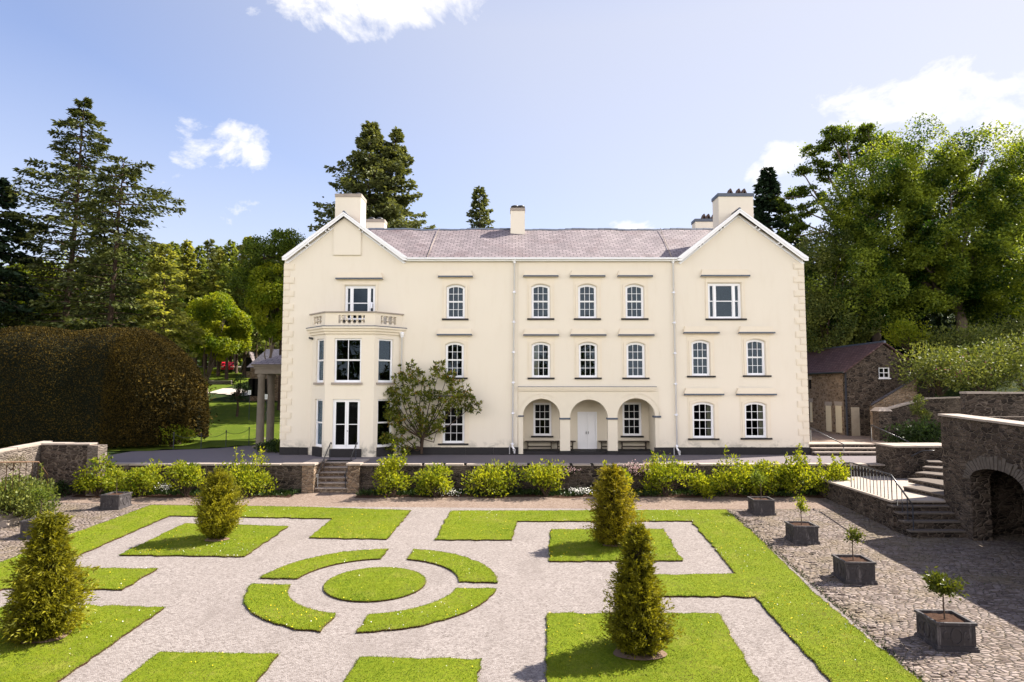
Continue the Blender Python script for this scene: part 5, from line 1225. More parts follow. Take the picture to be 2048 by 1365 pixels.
k = R_.choice(n, 3000, False); k = k[(np.sin(x[k]*.9+1)+np.sin(y[k]*.8)+R_.normal(0, .8, len(k))) > .7]; f = MB(); f.leaves(np.stack([x[k], y[k], zg(x[k], y[k])+TH+.03], 1), R_.normal(0, 1, (len(k), 3))*np.array([1, 1, .2]), .034, .034, R_); stuff(f, 'dandelions', 'flower_yellow', 'tiny yellow dandelion heads scattered in the lawn', 'flowers')
k = R_.choice(n, 1800, False); k = k[(np.sin(x[k]*.7+3)+np.sin(y[k]*1.1+1)+R_.normal(0, .8, len(k))) > 1.1]; f = MB(); f.leaves(np.stack([x[k], y[k], zg(x[k], y[k])+TH+.025], 1), R_.normal(0, 1, (len(k), 3))*np.array([1, 1, .2]), .03, .03, R_); stuff(f, 'daisies', 'flower_white', 'tiny white daisy heads scattered in the lawn', 'flowers')
n = 2600; f = MB(); x = R_.uniform(9, 17, n); y = R_.uniform(13, 30, n); kk = in_poly(LAWNS[1], x, y); x, y = x[~kk], y[~kk]; f.leaves(np.stack([x, y, zg(x, y)], 1), R_.normal(0, .7, (len(x), 3))+np.array([0, 0, .6]), .05, .02, R_)
ex = np.array([ext(*RO, yy)[0] for yy in np.linspace(13, 30, 900)])+np.abs(R_.normal(0, .10, 900)); ey = np.linspace(13, 30, 900); f.leaves(np.stack([ex, ey, zg(ex, ey)], 1), R_.normal(0, .8, (900, 3))+np.array([0, 0, .5]), .09, .03, R_); stuff(f, 'weeds', 'dark_shrub_leaf', 'small weeds between the cobbles', 'weeds')
# cut slate cobbles standing proud along the lawn edge
f = MB(); n = 260
for k in range(n):
    yy = R_.uniform(14, 30); xx = ext(*RO, yy)[0]+.06+abs(R_.normal(0, .55)); a = R_.normal(.25, .3); f.obox((xx, yy), (math.cos(a), math.sin(a)), (-math.sin(a), math.cos(a)), R_.uniform(.06, .13), R_.uniform(.025, .05), zg(xx, yy)-.03, zg(xx, yy)+R_.uniform(.01, .035), 0, .8)
struct(f, 'cobble_edging', 'cobble_paving')
# ------------------------------------------------------------------ trees
def conifer(name, label, base, H, prof, n_br, mat, seed, tr=.45, droop=.25, rise=.1, q=34, lsz=.55, wdt=.26, low=.12, group=None, lean=0.0, bark='bark', jit=.5, dbl=None, fan=.34, thin=1.0):
    R = RNG(seed); b = np.array(base, float); t = thing(name, label, 'tree', base, group); m = MB(); f = MB()
    stems = [(0, 0, H)]+(dbl or [])
    hs, rs = [p[0] for p in prof], [p[1] for p in prof]
    for si, (dx, dy, hh) in enumerate(stems):
        top = b+np.array([dx+lean*hh, dy, hh]); pth = [b+(top-b)*s+np.array([.12*math.sin(s*5+seed), 0, 0])*s*(1-s)*4 for s in np.linspace(0, 1, 8)]; pth[0] = pth[0]-np.array([0, 0, .4])
        m.tube(pth, [tr*(1.25 if i == 0 else 1)*(1-.93*s)*(hh/H) for i, s in enumerate(np.linspace(0, 1, 8))], 9)
        nb = int(n_br*(1 if si == 0 else .45)); hh_ = low+(1-low)*(np.arange(nb)+R.rand(nb))/nb
        if si: hh_ = .55+.45*R.rand(nb)
        for k in range(nb):
            h = hh_[k]; ph = k*2.399+R.normal(0, .5); L = np.interp(h, hs, rs)*R.uniform(1-jit, 1+jit*.35)*(1 if si == 0 else .7)
            st = b+(top-b)*h; d = np.array([math.cos(ph), math.sin(ph), 0]); sd = np.array([-d[1], d[0], 0]); rz = rise*(1+1.3*(h-.5)); dr = droop*R.uniform(.7, 1.3)
            pos = lambda s: st+d*(L*s)[:, None]+np.array([0, 0, 1])*(rz*L*s-dr*L*s*s+.10*L*s**4)[:, None]
            ss = np.array([0, .35, .7, 1.0]); m.tube(list(pos(ss)), [max(.02, .045*L**.5*tr/.45*(1-.85*u)) for u in ss], 5, cap=False)
            nq = max(6, int(q*(.35+.65*L/max(rs))*thin)); s = (.16+.84*R.rand(nq)**.75); lat = R.normal(0, 1, nq)*fan*L*(1.08-s)*(.35+.65*np.minimum(1, s*2.5))+R.normal(0, .12, nq)
            P = pos(s)+sd*lat[:, None]; P[:, 2] += -np.abs(lat)*.28*R.uniform(.4, 1.3, nq)-R.rand(nq)*.22+.05
            D = d*.8+sd*(np.sign(lat)*.75)[:, None]+R.normal(0, .38, (nq, 3)); D[:, 2] += -.18
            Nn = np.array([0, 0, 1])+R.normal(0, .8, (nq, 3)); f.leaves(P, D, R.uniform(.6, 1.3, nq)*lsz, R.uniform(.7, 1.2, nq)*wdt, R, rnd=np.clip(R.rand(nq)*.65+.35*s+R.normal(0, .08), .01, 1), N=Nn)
    m.build('trunk', bark, t); f.build('crown', mat, t); return t
def ell(px, py, Y, rx, ry, dep): c = onY(px, py, Y); k = Y/F; return ((c.x, c.y, c.z), (rx*k, dep, ry*k))
def dense_leaves(f, R, ells, n, lsz, seed, hole=-.35, shell=.5):
    big, fine = Lump(seed, 10, .18, .6), Lump(seed+1, 18, .6, 2.0); wt = np.array([(e[1][0]*e[1][2]) for e in ells]); wt = wt/wt.sum()
    for e, w_ in zip(ells, wt):
        q = int(n*w_); d = R.normal(size=(q, 3)); d /= np.linalg.norm(d, axis=1, keepdims=True); c = np.array(e[0]); r = np.array(e[1])
        sk = c+d*r; k = (shell+(1-shell)*R.rand(q, 1)**.45)*(1+.15*big(sk)+.11*fine(sk))[:, None]; P = c+d*r*k; P = P[fine(P) > hole]; q = len(P); o = (P-c)/r
        D = o*.45+R.normal(0, .7, (q, 3)); D[:, 2] -= .15; Nn = np.array([0, 0, 1])+o*.5+R.normal(0, .6, (q, 3)); tone = np.clip(.42+.30*fine(P*1.4)+R.normal(0, .2, q), .01, 1)
        f.leaves(P, D, R.uniform(.55, 1.3, q)*lsz, R.uniform(.55, .9, q)*lsz, R, rnd=tone, N=Nn)
def broadleaf(name, label, base, fork, clusters, n, lsz, mat, seed, tr=.4, bark='pale_bark', group=None, limbs=None, flat=.8, twig=True, dense=None, hole=-.3, shell=.5):
    """clusters: list of (x, y, z, r) leaf clouds in world space; limbs run from the fork through the crown"""
    R = RNG(seed); b = np.array(base, float); t = thing(name, label, 'tree', base, group); m = MB(); f = MB(); fk = np.array(fork, float)
    m.tube([b-np.array([0, 0, .5]), b+(fk-b)*.12, b+(fk-b)*.55+R.normal(0, tr*.3, 3)*[1, 1, 0], fk], [tr*1.5, tr*1.08, tr*.92, tr*.8], 10)
    if dense:
        dense_leaves(f, R, dense, n, lsz, seed, hole, shell); clusters = []
        for e in dense:
            for k in range(5): d = R.normal(size=3); d /= np.linalg.norm(d); clusters.append((e[0][0]+d[0]*e[1][0]*.62, e[0][1]+d[1]*e[1][1]*.62, e[0][2]+d[2]*e[1][2]*.62, .8))
        n = 0
    tot = sum(c[3]**2 for c in clusters)
    mains = []
    for k in range(limbs or 6):
        c = np.array(clusters[int(k*len(clusters)/(limbs or 6))][:3]); mid = fk+(c-fk)*.5+np.array([0, 0, np.linalg.norm(c-fk)*.08])+R.normal(0, .3, 3); e = fk+(c-fk)*.92
        m.tube([fk, fk+(mid-fk)*.5+R.normal(0, .15, 3), mid, e], [tr*.62, tr*.48, tr*.32, tr*.12], 7, cap=False); mains.append((fk, mid, e))
    for c in clusters:
        c3 = np.array(c[:3]); r = c[3]
        if twig:
            best = min((np.linalg.norm(c3-(p0+(p1-p0)*u)), tuple(p0+(p1-p0)*u)) for q in mains for p0, p1 in ((q[0], q[1]), (q[1], q[2])) for u in (.35, .7, 1.0)); p = np.array(best[1]); mid = (p+c3)/2+R.normal(0, .12*r, 3)
            m.tube([p, mid, c3], [tr*.16, tr*.11, tr*.05], 5, cap=False)
            for j in range(3): d = R.normal(size=3); d[2] = abs(d[2])*.6; d /= np.linalg.norm(d); m.tube([c3-(c3-mid)*.3, c3+d*r*.45, c3+d*r*.9], [tr*.05, tr*.035, .012], 4, cap=False)
        q = int(n*r*r/tot); ns = max(5, int(8*r)); sub = R.normal(size=(ns, 3)); sub /= np.linalg.norm(sub, axis=1, keepdims=True); sub = c3+sub*r*np.array([1, 1, flat])*(.35+.6*R.rand(ns, 1))
        i = R.randint(0, ns, q); sr = r*R.uniform(.22, .42, ns); P = sub[i]+R.normal(0, 1, (q, 3))*sr[i][:, None]*np.array([.8, .8, .42])
        o = P-c3; D = o/(np.linalg.norm(o, axis=1, keepdims=True)+1e-6)*.5+R.normal(0, .7, (q, 3)); D[:, 2] -= .15
        Nn = np.array([0, 0, 1])+R.normal(0, .75, (q, 3)); f.leaves(P, D, R.uniform(.6, 1.25, q)*lsz, R.uniform(.55, .9, q)*lsz, R, rnd=np.clip(R.rand(q)*.75+R.normal(.12, .1, ns)[i], .01, 1), N=Nn)
    m.build('trunk', bark, t); f.build('crown', mat, t); return t
def blobs(px, Y, rng, n, rx, ry, depth, r0, r1, shell=.5, cut=None):
    """n leaf clouds filling a crown whose middle shows at pixel px, half width rx and half height ry in pixels"""
    c = onY(px[0], px[1], Y); s = Y/F; out = []
    while len(out) < n:
        d = rng.normal(size=3); d /= np.linalg.norm(d); k = shell+(1-shell)*rng.rand(); p = (c.x+d[0]*rx*s*k, Y+d[1]*depth*k, c.z+d[2]*ry*s*k)
        if cut is None or p[2] > cut: out.append((p[0], p[1], p[2], rng.uniform(r0, r1)))
    return out
def base_at(px, Y): x = onY(px, 700, Y).x; return (x, Y, float(terr(x, Y))-.05)
# --- two great spruces on the left and a dark one at the edge
def htop(px, py, Y): return onY(px, py, Y).z
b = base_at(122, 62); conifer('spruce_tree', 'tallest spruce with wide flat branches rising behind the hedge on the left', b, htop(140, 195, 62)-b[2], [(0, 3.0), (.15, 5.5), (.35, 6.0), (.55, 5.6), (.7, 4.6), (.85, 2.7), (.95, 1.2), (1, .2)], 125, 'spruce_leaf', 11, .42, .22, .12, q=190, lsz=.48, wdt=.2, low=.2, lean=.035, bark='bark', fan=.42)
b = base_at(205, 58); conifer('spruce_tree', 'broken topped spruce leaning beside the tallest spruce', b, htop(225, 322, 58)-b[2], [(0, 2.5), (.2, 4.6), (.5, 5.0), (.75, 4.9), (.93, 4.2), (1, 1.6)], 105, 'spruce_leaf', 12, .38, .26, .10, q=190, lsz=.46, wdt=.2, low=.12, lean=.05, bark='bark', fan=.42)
b = base_at(-25, 60); conifer('spruce_tree', 'dark broad conifer cut by the left picture edge', b, htop(0, 350, 60)-b[2], [(0, 4), (.3, 6), (.6, 5), (.85, 3), (1, .3)], 110, 'dark_conifer_leaf', 13, .4, .3, .05, q=220, lsz=.6, wdt=.3, low=.08)
# --- cypresses behind the roof
b = base_at(735, 66); conifer('cypress_tree', 'big twin topped cypress behind the left chimney stacks', b, htop(738, 246, 66)-b[2], [(0, 4.5), (.35, 6.8), (.5, 6.6), (.62, 5.6), (.78, 4.2), (.9, 2.4), (1, .3)], 230, 'cypress_leaf', 14, .36, .18, .2, q=210, lsz=.42, wdt=.26, low=.2, dbl=[(2.6, .5, htop(800, 258, 66)-b[2])], fan=.42)
b = base_at(958, 72); conifer('cypress_tree', 'small pointed cypress showing above the roof ridge left of the middle chimney', b, htop(956, 376, 72)-b[2], [(0, 3), (.5, 2.6), (.8, 1.8), (.93, 1.1), (1, .2)], 110, 'cypress_leaf', 15, .22, .15, .25, q=110, lsz=.42, wdt=.24, low=.4)
# --- belt of conifers in the left distance
proto = None; R_ = RNG(51)
belt = [(340, 92, 486, 0), (368, 88, 482, 1), (392, 96, 492, 0), (412, 100, 478, 2), (438, 94, 500, 1), (455, 90, 482, 0), (474, 98, 488, 2), (490, 92, 474, 1), (512, 90, 500, 0), (536, 96, 490, 2), (318, 98, 500, 2), (300, 104, 490, 1), (352, 108, 490, 2), (430, 110, 492, 0), (560, 104, 500, 1), (600, 108, 505, 0), (270, 106, 500, 0), (235, 110, 480, 2)]
mk = [('belt_conifer_leaf', [(0, 1.5), (.3, 2.6), (.6, 2.4), (.8, 1.6), (.95, .6), (1, .1)], .25), ('larch_leaf', [(0, 1.0), (.35, 2.2), (.6, 2.2), (.8, 1.5), (.95, .5), (1, .1)], .3), ('cypress_leaf', [(0, 2.2), (.3, 3.0), (.6, 2.6), (.85, 1.4), (1, .2)], .16)]
words = ['green belt conifer with a pointed top', 'yellowish thin larch', 'dense grey green conifer']
protos = {}
for k, (px, Y, top, kd) in enumerate(belt):
    b = base_at(px, Y); H = htop(px, top, Y)-b[2]; lab = words[kd]+' in the woodland belt left of the house'
    if kd not in protos:
        mt, pr, lo = mk[kd]; protos[kd] = (conifer('belt_conifer', lab, b, H, pr, 95, mt, 60+kd, .22, .25, .12, q=90, lsz=.5, wdt=.28, low=lo, group='%s belt trees' % ('pointed conifer', 'larch', 'dense conifer')[kd]), H)
    else:
        o, h0 = protos[kd]; s = H/h0; copy_thing(o, b, lab, rotz=k*1.3, scale=(s*R_.uniform(.85, 1.15), s*R_.uniform(.85, 1.15), s))
# --- broadleaved trees and bushes before the belt
R_ = RNG(71); Y = 64
b = base_at(566, Y); fk = (b[0]-.1, Y, b[2]+7)
cl = blobs((560, 500), Y, R_, 12, 50, 44, 3, .9, 1.5)+blobs((525, 585), Y, R_, 16, 55, 75, 3, .9, 1.6)+blobs((590, 560), Y, R_, 10, 50, 70, 3, .9, 1.5)
broadleaf('oak_tree', 'broadleaf tree with open branching crown close behind the left corner of the house', b, fk, cl, 20000, .24, 'oak_leaf', 72, .34, limbs=8, bark='bark')
Y = 72; b = base_at(414, Y); broadleaf('beech_tree', 'round bright green tree left of the house above the red car', b, (b[0], Y, b[2]+1.5), [], 42000, 0.24, 'fresh_leaf', 73, .22, limbs=6, dense=[ell(440, 660, Y, 58, 55, 3.4)])
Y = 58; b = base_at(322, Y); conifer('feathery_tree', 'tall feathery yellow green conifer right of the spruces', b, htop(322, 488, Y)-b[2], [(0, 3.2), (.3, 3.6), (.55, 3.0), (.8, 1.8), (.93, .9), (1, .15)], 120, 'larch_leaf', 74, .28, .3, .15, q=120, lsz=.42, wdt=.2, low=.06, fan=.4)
for k, (px, top, mt, lab) in enumerate(((372, 500, 'belt_conifer_leaf', 'sunlit olive conifer standing in front of the belt beside the feathery conifer'), (408, 520, 'larch_leaf', 'narrow golden larch in front of the belt above the bright round tree'), (462, 506, 'cypress_leaf', 'grey green conifer in front of the belt above the red car'), (505, 512, 'larch_leaf', 'narrow golden larch in front of the belt nearest the house'))):
    Y = 109+2*k; b = base_at(px, Y); conifer('belt_conifer', lab, b, htop(px, top, Y)-b[2], [(0, 3.0), (.3, 3.8), (.6, 2.9), (.85, 1.4), (1, .1)], 100, mt, 170+k, .24, .28, .14, q=90, lsz=.48, wdt=.25, low=.1)
Y = 106
for k, (px, py, rx, ry, m_, lab) in enumerate(((300, 625, 60, 60, 'larch_leaf', 'golden green bushy tree low in the belt nearest the spruces'), (365, 625, 50, 55, 'fresh_leaf', 'rounded light green tree in the belt behind the feathery conifer'), (470, 625, 50, 50, 'belt_conifer_leaf', 'olive green bushy tree in the belt above the bright round tree'), (520, 610, 45, 55, 'larch_leaf', 'yellowish bushy tree in the belt nearest the house'), (410, 600, 42, 45, 'belt_conifer_leaf', 'small crowned olive tree in the middle of the belt'))):
    b = base_at(px, Y+2*k); broadleaf('belt_tree', lab, b, (b[0], Y+2*k, b[2]+3), [], 22000, .34, m_, 160+k, .22, limbs=5, dense=[ell(px, py, Y+2*k, rx, ry, 4)], hole=-.4)
Y = 103; b = base_at(488, Y); broadleaf('ash_tree', 'pale loose tree with bare lower twigs behind the small gabled lodge', b, (b[0], Y, b[2]+2), blobs((495, 640), Y, R_, 16, 34, 62, 2.2, .8, 1.4, .3), 6000, .26, 'fresh_leaf', 75, .16, limbs=8)
Y = 62; b = base_at(540, Y); broadleaf('hazel_bush', 'leafy green bush against the left corner of the house above the portico roof', b, (b[0], Y, b[2]+1.2), [], 34000, 0.22, 'fresh_leaf', 76, .16, limbs=6, dense=[ell(545, 635, Y, 34, 52, 2.4), ell(550, 590, Y, 38, 60, 2.4)])
Y = 70; b = base_at(70, Y); broadleaf('understory_tree', 'sunlit yellow green tree glowing between the spruce trunks', b, (b[0], Y, b[2]+2), [], 50000, 0.27, 'fresh_leaf', 77, .25, limbs=7, dense=[ell(60, 610, Y, 130, 80, 3.4), ell(150, 590, Y, 80, 70, 3)], hole=-.2)
Y = 72; b = base_at(265, Y); broadleaf('understory_tree', 'dark green tree filling the gap under the broken topped spruce', b, (b[0], Y, b[2]+2), [], 32000, 0.28, 'oak_leaf', 78, .25, limbs=7, dense=[ell(250, 600, Y, 75, 85, 3)])
Y = 88; b = base_at(385, Y); broadleaf('understory_tree', 'dark bush at the foot of the belt beside the bright round tree', b, (b[0], Y, b[2]+1.2), [], 26000, 0.28, 'oak_leaf', 79, .22, limbs=6, dense=[ell(378, 640, Y, 48, 60, 3)])
# small dark pear tree on the lawn
bp = onZ(505, 851, float(1.2)); Y = 60; b = base_at(478, Y); top = htop(478, 765, Y)
broadleaf('small_tree', 'small dark twiggy tree standing alone on the back lawn', b, (b[0], Y, b[2]+1.6), blobs((476, 778), Y, R_, 10, 24, 24, 1.2, .35, .6, .3), 1500, .14, 'dark_shrub_leaf', 80, .11, bark='bark', limbs=8)
# distant wood filling the gaps
def wood(name, label, spots, mat, n, lsz, seed, r=(2.2, 3.6)):
    R = RNG(seed); f = MB()
    for (px0, px1, pyt, pyb, Y, k) in spots:
        for j in range(k):
            px = R.uniform(px0, px1); Y_ = Y+R.uniform(-4, 6); x = onY(px, 700, Y_).x; zt = onY(px, R.uniform(pyt, pyb), Y_).z; rr = R.uniform(*r); q = n
            d = R.normal(size=(q, 3)); d /= np.linalg.norm(d, axis=1, keepdims=True); P = np.array([x, Y_, zt-rr])+d*rr*(.55+.45*R.rand(q, 1)**.5)*np.array([1, 1, 1.2])+R.normal(0, .25, (q, 3)); f.leaves(P, d*.4+R.normal(0, .7, (q, 3)), R.uniform(.6, 1.2, q)*lsz, lsz*.7, R, rnd=np.clip(R.rand(q)*.7+R.normal(.15, .12), .01, 1))
    stuff(f, name, mat, label, 'woodland')
wood('far_wood', 'dark green wood mass behind the conifer belt on the left', [(-200, 640, 505, 700, 122, 95)], 'oak_leaf', 420, .75, 81, (2.5, 4.5))
wood('hillside_wood', 'dark wood mass behind the big trees on the right', [(1590, 2300, 470, 690, 88, 80), (1600, 2200, 590, 700, 66, 60)], 'dark_conifer_leaf', 420, .55, 82, (2.2, 3.8))
# --- right side: dark fir, oak, sycamore, understory
b = base_at(1545, 62); conifer('fir_tree', 'dark pointed fir directly behind the right gable', b, htop(1542, 338, 62)-b[2], [(0, 5), (.4, 4.6), (.65, 3.6), (.8, 2.5), (.92, 1.2), (1, .15)], 160, 'dark_conifer_leaf', 16, .35, .3, .08, q=200, lsz=.5, wdt=.28, low=.12)
R_ = RNG(91); Y = 60
def oak_cl(l): return [(onY(px, py, Y+dy).x, Y+dy, onY(px, py, Y+dy).z, r) for px, py, r, dy in l]
b = base_at(1760, Y); fk = (b[0]-.6, Y, onY(1700, 520, Y).z)
cl = oak_cl([(1600, 340, .9, 0), (1588, 390, .9, 1), (1615, 380, .9, -1), (1640, 330, 1.0, 0), (1625, 300, .9, 1), (1660, 290, 1.2, 0), (1690, 270, 1.2, -1), (1720, 275, 1.3, 1), (1750, 285, 1.3, 0), (1780, 295, 1.2, 0), (1700, 310, 1.2, 1), (1650, 350, .9, 1), (1590, 440, 1.0, 0), (1565, 420, .9, 1), (1610, 420, .9, 0), (1600, 460, .9, -1), (1740, 320, 1.2, 0), (1680, 340, 1.0, 0), (1800, 300, 1.2, 1), (1640, 400, .8, 0), (1575, 470, .9, 0), (1550, 400, .8, 1), (1660, 262, .9, 0), (1735, 258, .9, 0)])
broadleaf('oak_tree', 'open crowned oak with bare crooked limbs between the fir and the big sycamore', b, fk, cl, 20000, .24, 'oak_leaf', 92, .42, limbs=12, bark='pale_bark', flat=.6)
Y = 54; b = base_at(1925, Y); b = (onY(1928, 700, Y).x, Y, onY(1928, 690, Y).z-.3); fk = (onY(1915, 600, Y).x, Y, onY(1915, 600, Y).z)
cl = blobs((1862, 440), Y, R_, 150, 205, 172, 7, .7, 1.5, .6)+blobs((1780, 560), Y, R_, 40, 140, 80, 5, .7, 1.4, .4)+blobs((1930, 345), Y, R_, 40, 140, 82, 5, .7, 1.4, .6)+blobs((2010, 480), Y, R_, 30, 70, 150, 5, .8, 1.5, .5)+blobs((1720, 470), Y, R_, 26, 75, 110, 4, .7, 1.3, .5)
broadleaf('sycamore_tree', 'huge spreading sycamore with sunlit top on the right', b, fk, [], 300000, 0.21, 'sycamore_leaf', 93, .46, limbs=14, bark='pale_bark', flat=.65, dense=[ell(1865, 470, Y, 205, 150, 6.5), ell(1910, 380, Y, 170, 122, 6), ell(1775, 400, Y, 110, 95, 5), ell(1770, 560, Y, 135, 85, 5), ell(2000, 520, Y, 110, 150, 6), ell(1900, 560, Y, 140, 75, 5.5)], hole=-.35)
Y = 62; b = (onY(2090, 700, Y).x, Y, onY(2090, 680, Y).z); cl = blobs((2090, 460), Y, R_, 24, 110, 210, 5, 1.3, 2.0, .5); broadleaf('sycamore_tree', 'taller tree cut by the right picture edge behind the big sycamore', b, (b[0], Y, b[2]+6), [], 60000, 0.24, 'sycamore_leaf', 94, .45, limbs=8, dense=[ell(2095, 430, Y, 90, 160, 5), ell(2110, 580, Y, 100, 110, 5)])
Y = 66; b = (onY(1852, 700, Y).x, Y, onY(1852, 690, Y).z-.5); cl = blobs((1850, 560), Y, R_, 14, 90, 60, 4, 1.2, 1.8, .4); broadleaf('sycamore_tree', 'shaded tree whose bare trunk stands left of the sycamore trunk', b, (b[0], Y, b[2]+4), [], 20000, 0.28, 'oak_leaf', 95, .4, limbs=7, dense=[ell(1850, 570, Y, 95, 70, 4)])
Y = 55; b = base_at(1655, Y); cl = blobs((1655, 590), Y, R_, 26, 55, 100, 3, .9, 1.4, .3); broadleaf('holly_tree', 'dark glossy tree right against the right corner of the house', b, (b[0], Y, b[2]+2.5), [], 50000, 0.2, 'rhodo_leaf', 96, .22, limbs=8, bark='bark', dense=[ell(1655, 540, Y, 52, 80, 3), ell(1645, 640, Y, 50, 60, 3), ell(1690, 610, Y, 60, 90, 3)])
Y = 66; b = base_at(1740, Y); cl = blobs((1735, 610), Y, R_, 26, 100, 75, 4, 1.1, 1.8, .3); broadleaf('holly_tree', 'black green tree in the shade behind the outbuilding roof', b, (b[0], Y, b[2]+3), [], 34000, 0.26, 'dark_shrub_leaf', 97, .25, limbs=8, bark='bark', dense=[ell(1735, 620, Y, 110, 80, 4)])
# rhododendron bank
for k, (px, py, top, Y, rx, n, lab) in enumerate(((1880, 790, 690, 43, 2.6, 4200, 'pale leaved rhododendron beside the lean-to roof'), (1965, 790, 690, 41, 2.8, 5200, 'large rhododendron with pink buds above the parapet wall'), (2050, 780, 660, 42, 3.0, 4200, 'rhododendron cut by the right picture edge'), (1930, 720, 645, 48, 2.8, 3600, 'shaded rhododendron below the sycamore trunk'), (1815, 700, 640, 50, 1.6, 2400, 'pale upright shrub rising behind the outbuilding ridge'), (2030, 700, 640, 50, 3.0, 3200, 'bright shrub below the sycamore at the right edge'))):
    v = onY(px, py, Y); h = onY(px, top, Y).z-v.z; bush((v.x, Y, v.z), rx, 1.8, h, n, .21, 'rhodo_leaf' if k != 4 else 'fresh_leaf', lab, 400+k, clumps=30, name='rhododendron', aspect=.42)
flowers(1925, 60, 740, 26, 40, 40.5, 'flower_magenta', 'scattered magenta blossoms on the large rhododendron', 8)
v = onY(1840, 880, 39.5); bush((v.x, 39.5, .3), 2.2, 1.2, 1.5, 2600, .2, 'dark_shrub_leaf', 'ferns and dark leaves in front of the garden wall on the right', 410, clumps=22); v = onY(1845, 800, 40); t = bush((v.x, 40.4, .5), .6, .5, onY(1845, 775, 40.4).z-.5, 900, .22, 'rhodo_leaf', 'thin bamboo like shrub before the garden wall', 411, clumps=9, low=.2, aspect=.25)
# --- great clipped yew hedge
t = thing('yew_hedge', 'massive rounded yew hedge with sunlit rusty top and black shaded face on the left', 'hedge', (-28, 44, 0))
R_ = RNG(61); HX1, HX0 = onY(408, 800, 46.5).x, -52.0; HYc = 45.6
def hedge_pt(u, v):      # u along x 0..1, v angle over the top from front foot (0) to back foot (1)
    x = HX0+(HX1-HX0)*u; e = (HX1-x); cap = math.sqrt(max(0, 1-max(0, 1-e/4.6)**2.3)); hz = (onY(150, 664, HYc).z+.25*math.sin(x*.35)+.2*math.sin(x*.9+1))*(.30+.70*cap) if e < 4.6 else (onY(150, 664, HYc).z+.25*math.sin(x*.35)+.2*math.sin(x*.9+1))
    wy = 4.4*(.25+.75*cap); th = math.pi*v; c, s = math.cos(th), math.sin(th)
    n = 3.1; r = 1/((abs(c)**n+abs(s)**n)**(1/n)); return np.array([x, HYc-wy*c*r+.12*math.sin(x*1.3), .25+(hz-.25)*s*r])
nu, nv = 90, 26; V = np.array([[hedge_pt(i/nu, .0+j/nv) for j in range(nv+1)] for i in range(nu+1)]); lump = Lump(5, 16, .35, 1.3); cv = np.stack([V[:, :, 0], np.full(V.shape[:2], HYc), np.full(V.shape[:2], 3.0)], -1); V = V+(V-cv)*(0.012*lump(V.reshape(-1, 3))).reshape(nu+1, nv+1, 1)
ctr = np.stack([V[:, :, 0], np.full(V.shape[:2], HYc), np.full(V.shape[:2], 3.0)], -1); core = V+(ctr-V)*.07; core[:, :, 0] -= np.linspace(0, .5, nu+1)[:, None]
I = np.arange((nu+1)*(nv+1)).reshape(nu+1, nv+1); fc = np.stack([I[:-1, :-1], I[:-1, 1:], I[1:, 1:], I[1:, :-1]], -1).reshape(-1, 4)
m = MB().raw(core, fc, 0, np.full(len(fc), .05)); n = 200000
uu = R_.rand(n); uu[:60000] = 1-.14*R_.rand(60000); ii = uu*nu; jj = R_.rand(n)*nv; a = ii.astype(int).clip(0, nu-1); b = jj.astype(int).clip(0, nv-1); fu, fv = (ii-a)[:, None], (jj-b)[:, None]
P = V[a, b]*(1-fu)*(1-fv)+V[a+1, b]*fu*(1-fv)+V[a, b+1]*(1-fu)*fv+V[a+1, b+1]*fu*fv; d1 = V[a+1, b]-V[a, b]; d2 = V[a, b+1]-V[a, b]; Nn = np.cross(d1, d2); Nn /= np.linalg.norm(Nn, axis=1, keepdims=True)+1e-9
o = P-np.stack([P[:, 0], np.full(n, HYc), np.full(n, 3.0)], 1); Nn *= np.sign((Nn*o).sum(1))[:, None]; P = P-Nn*R_.uniform(0, .22, (n, 1)); D = Nn*.6+R_.normal(0, .65, (n, 3))+np.array([0, 0, .2])
m.leaves(P, D, R_.uniform(.07, .16, n), R_.uniform(.04, .075, n), R_)
e_ = 6000; u = R_.rand(e_); P = np.stack([HX1-.3+R_.normal(0, .25, e_)-np.abs(R_.normal(0, 1.0, e_)), HYc+R_.normal(0, 1.4, e_)-.5, .9+3.6*u+R_.normal(0, .3, e_)], 1); m.leaves(P, R_.normal(0, .7, (e_, 3))+np.array([.4, 0, .1]), .26, .09, R_)
m.build('foliage', 'hedge_leaf', t); q = MB()
for x in np.arange(HX0+2, HX1-1, 2.2): q.tube([(x, HYc, -.2), (x+R_.normal(0, .2), HYc+R_.normal(0, .3), 2.5)], [.22, .12], 7)
q.build('trunk', 'bark', t)
v = onY(330, 872, 42.6); bush((v.x, 43.4, .1), 1.7, .8, 1.5, 1500, .17, 'fresh_leaf', 'sunlit green undergrowth peeping below the right end of the hedge', 420, clumps=14)
# --- trees behind the viewer, mirrored in the windows
Rb = RNG(99)
for k, x in enumerate((-26, -9, 9)):
    b = (x, -30+3*k, -4); cl = [(x+d[0]*6*q, b[1]+d[1]*5*q, 9+d[2]*7*q, Rb.uniform(1.6, 2.6)) for d, q in ((v_/np.linalg.norm(v_), .5+.5*Rb.rand()) for v_ in Rb.normal(size=(22, 3)))]; broadleaf('mirrored_tree', 'dark tree %s mirrored in the window panes' % ('reflected at the bay', 'reflected in the middle', 'reflected at the right')[k], b, (x, b[1], 3), cl, 5000, .6, 'oak_leaf', 98+k, .4, limbs=5)

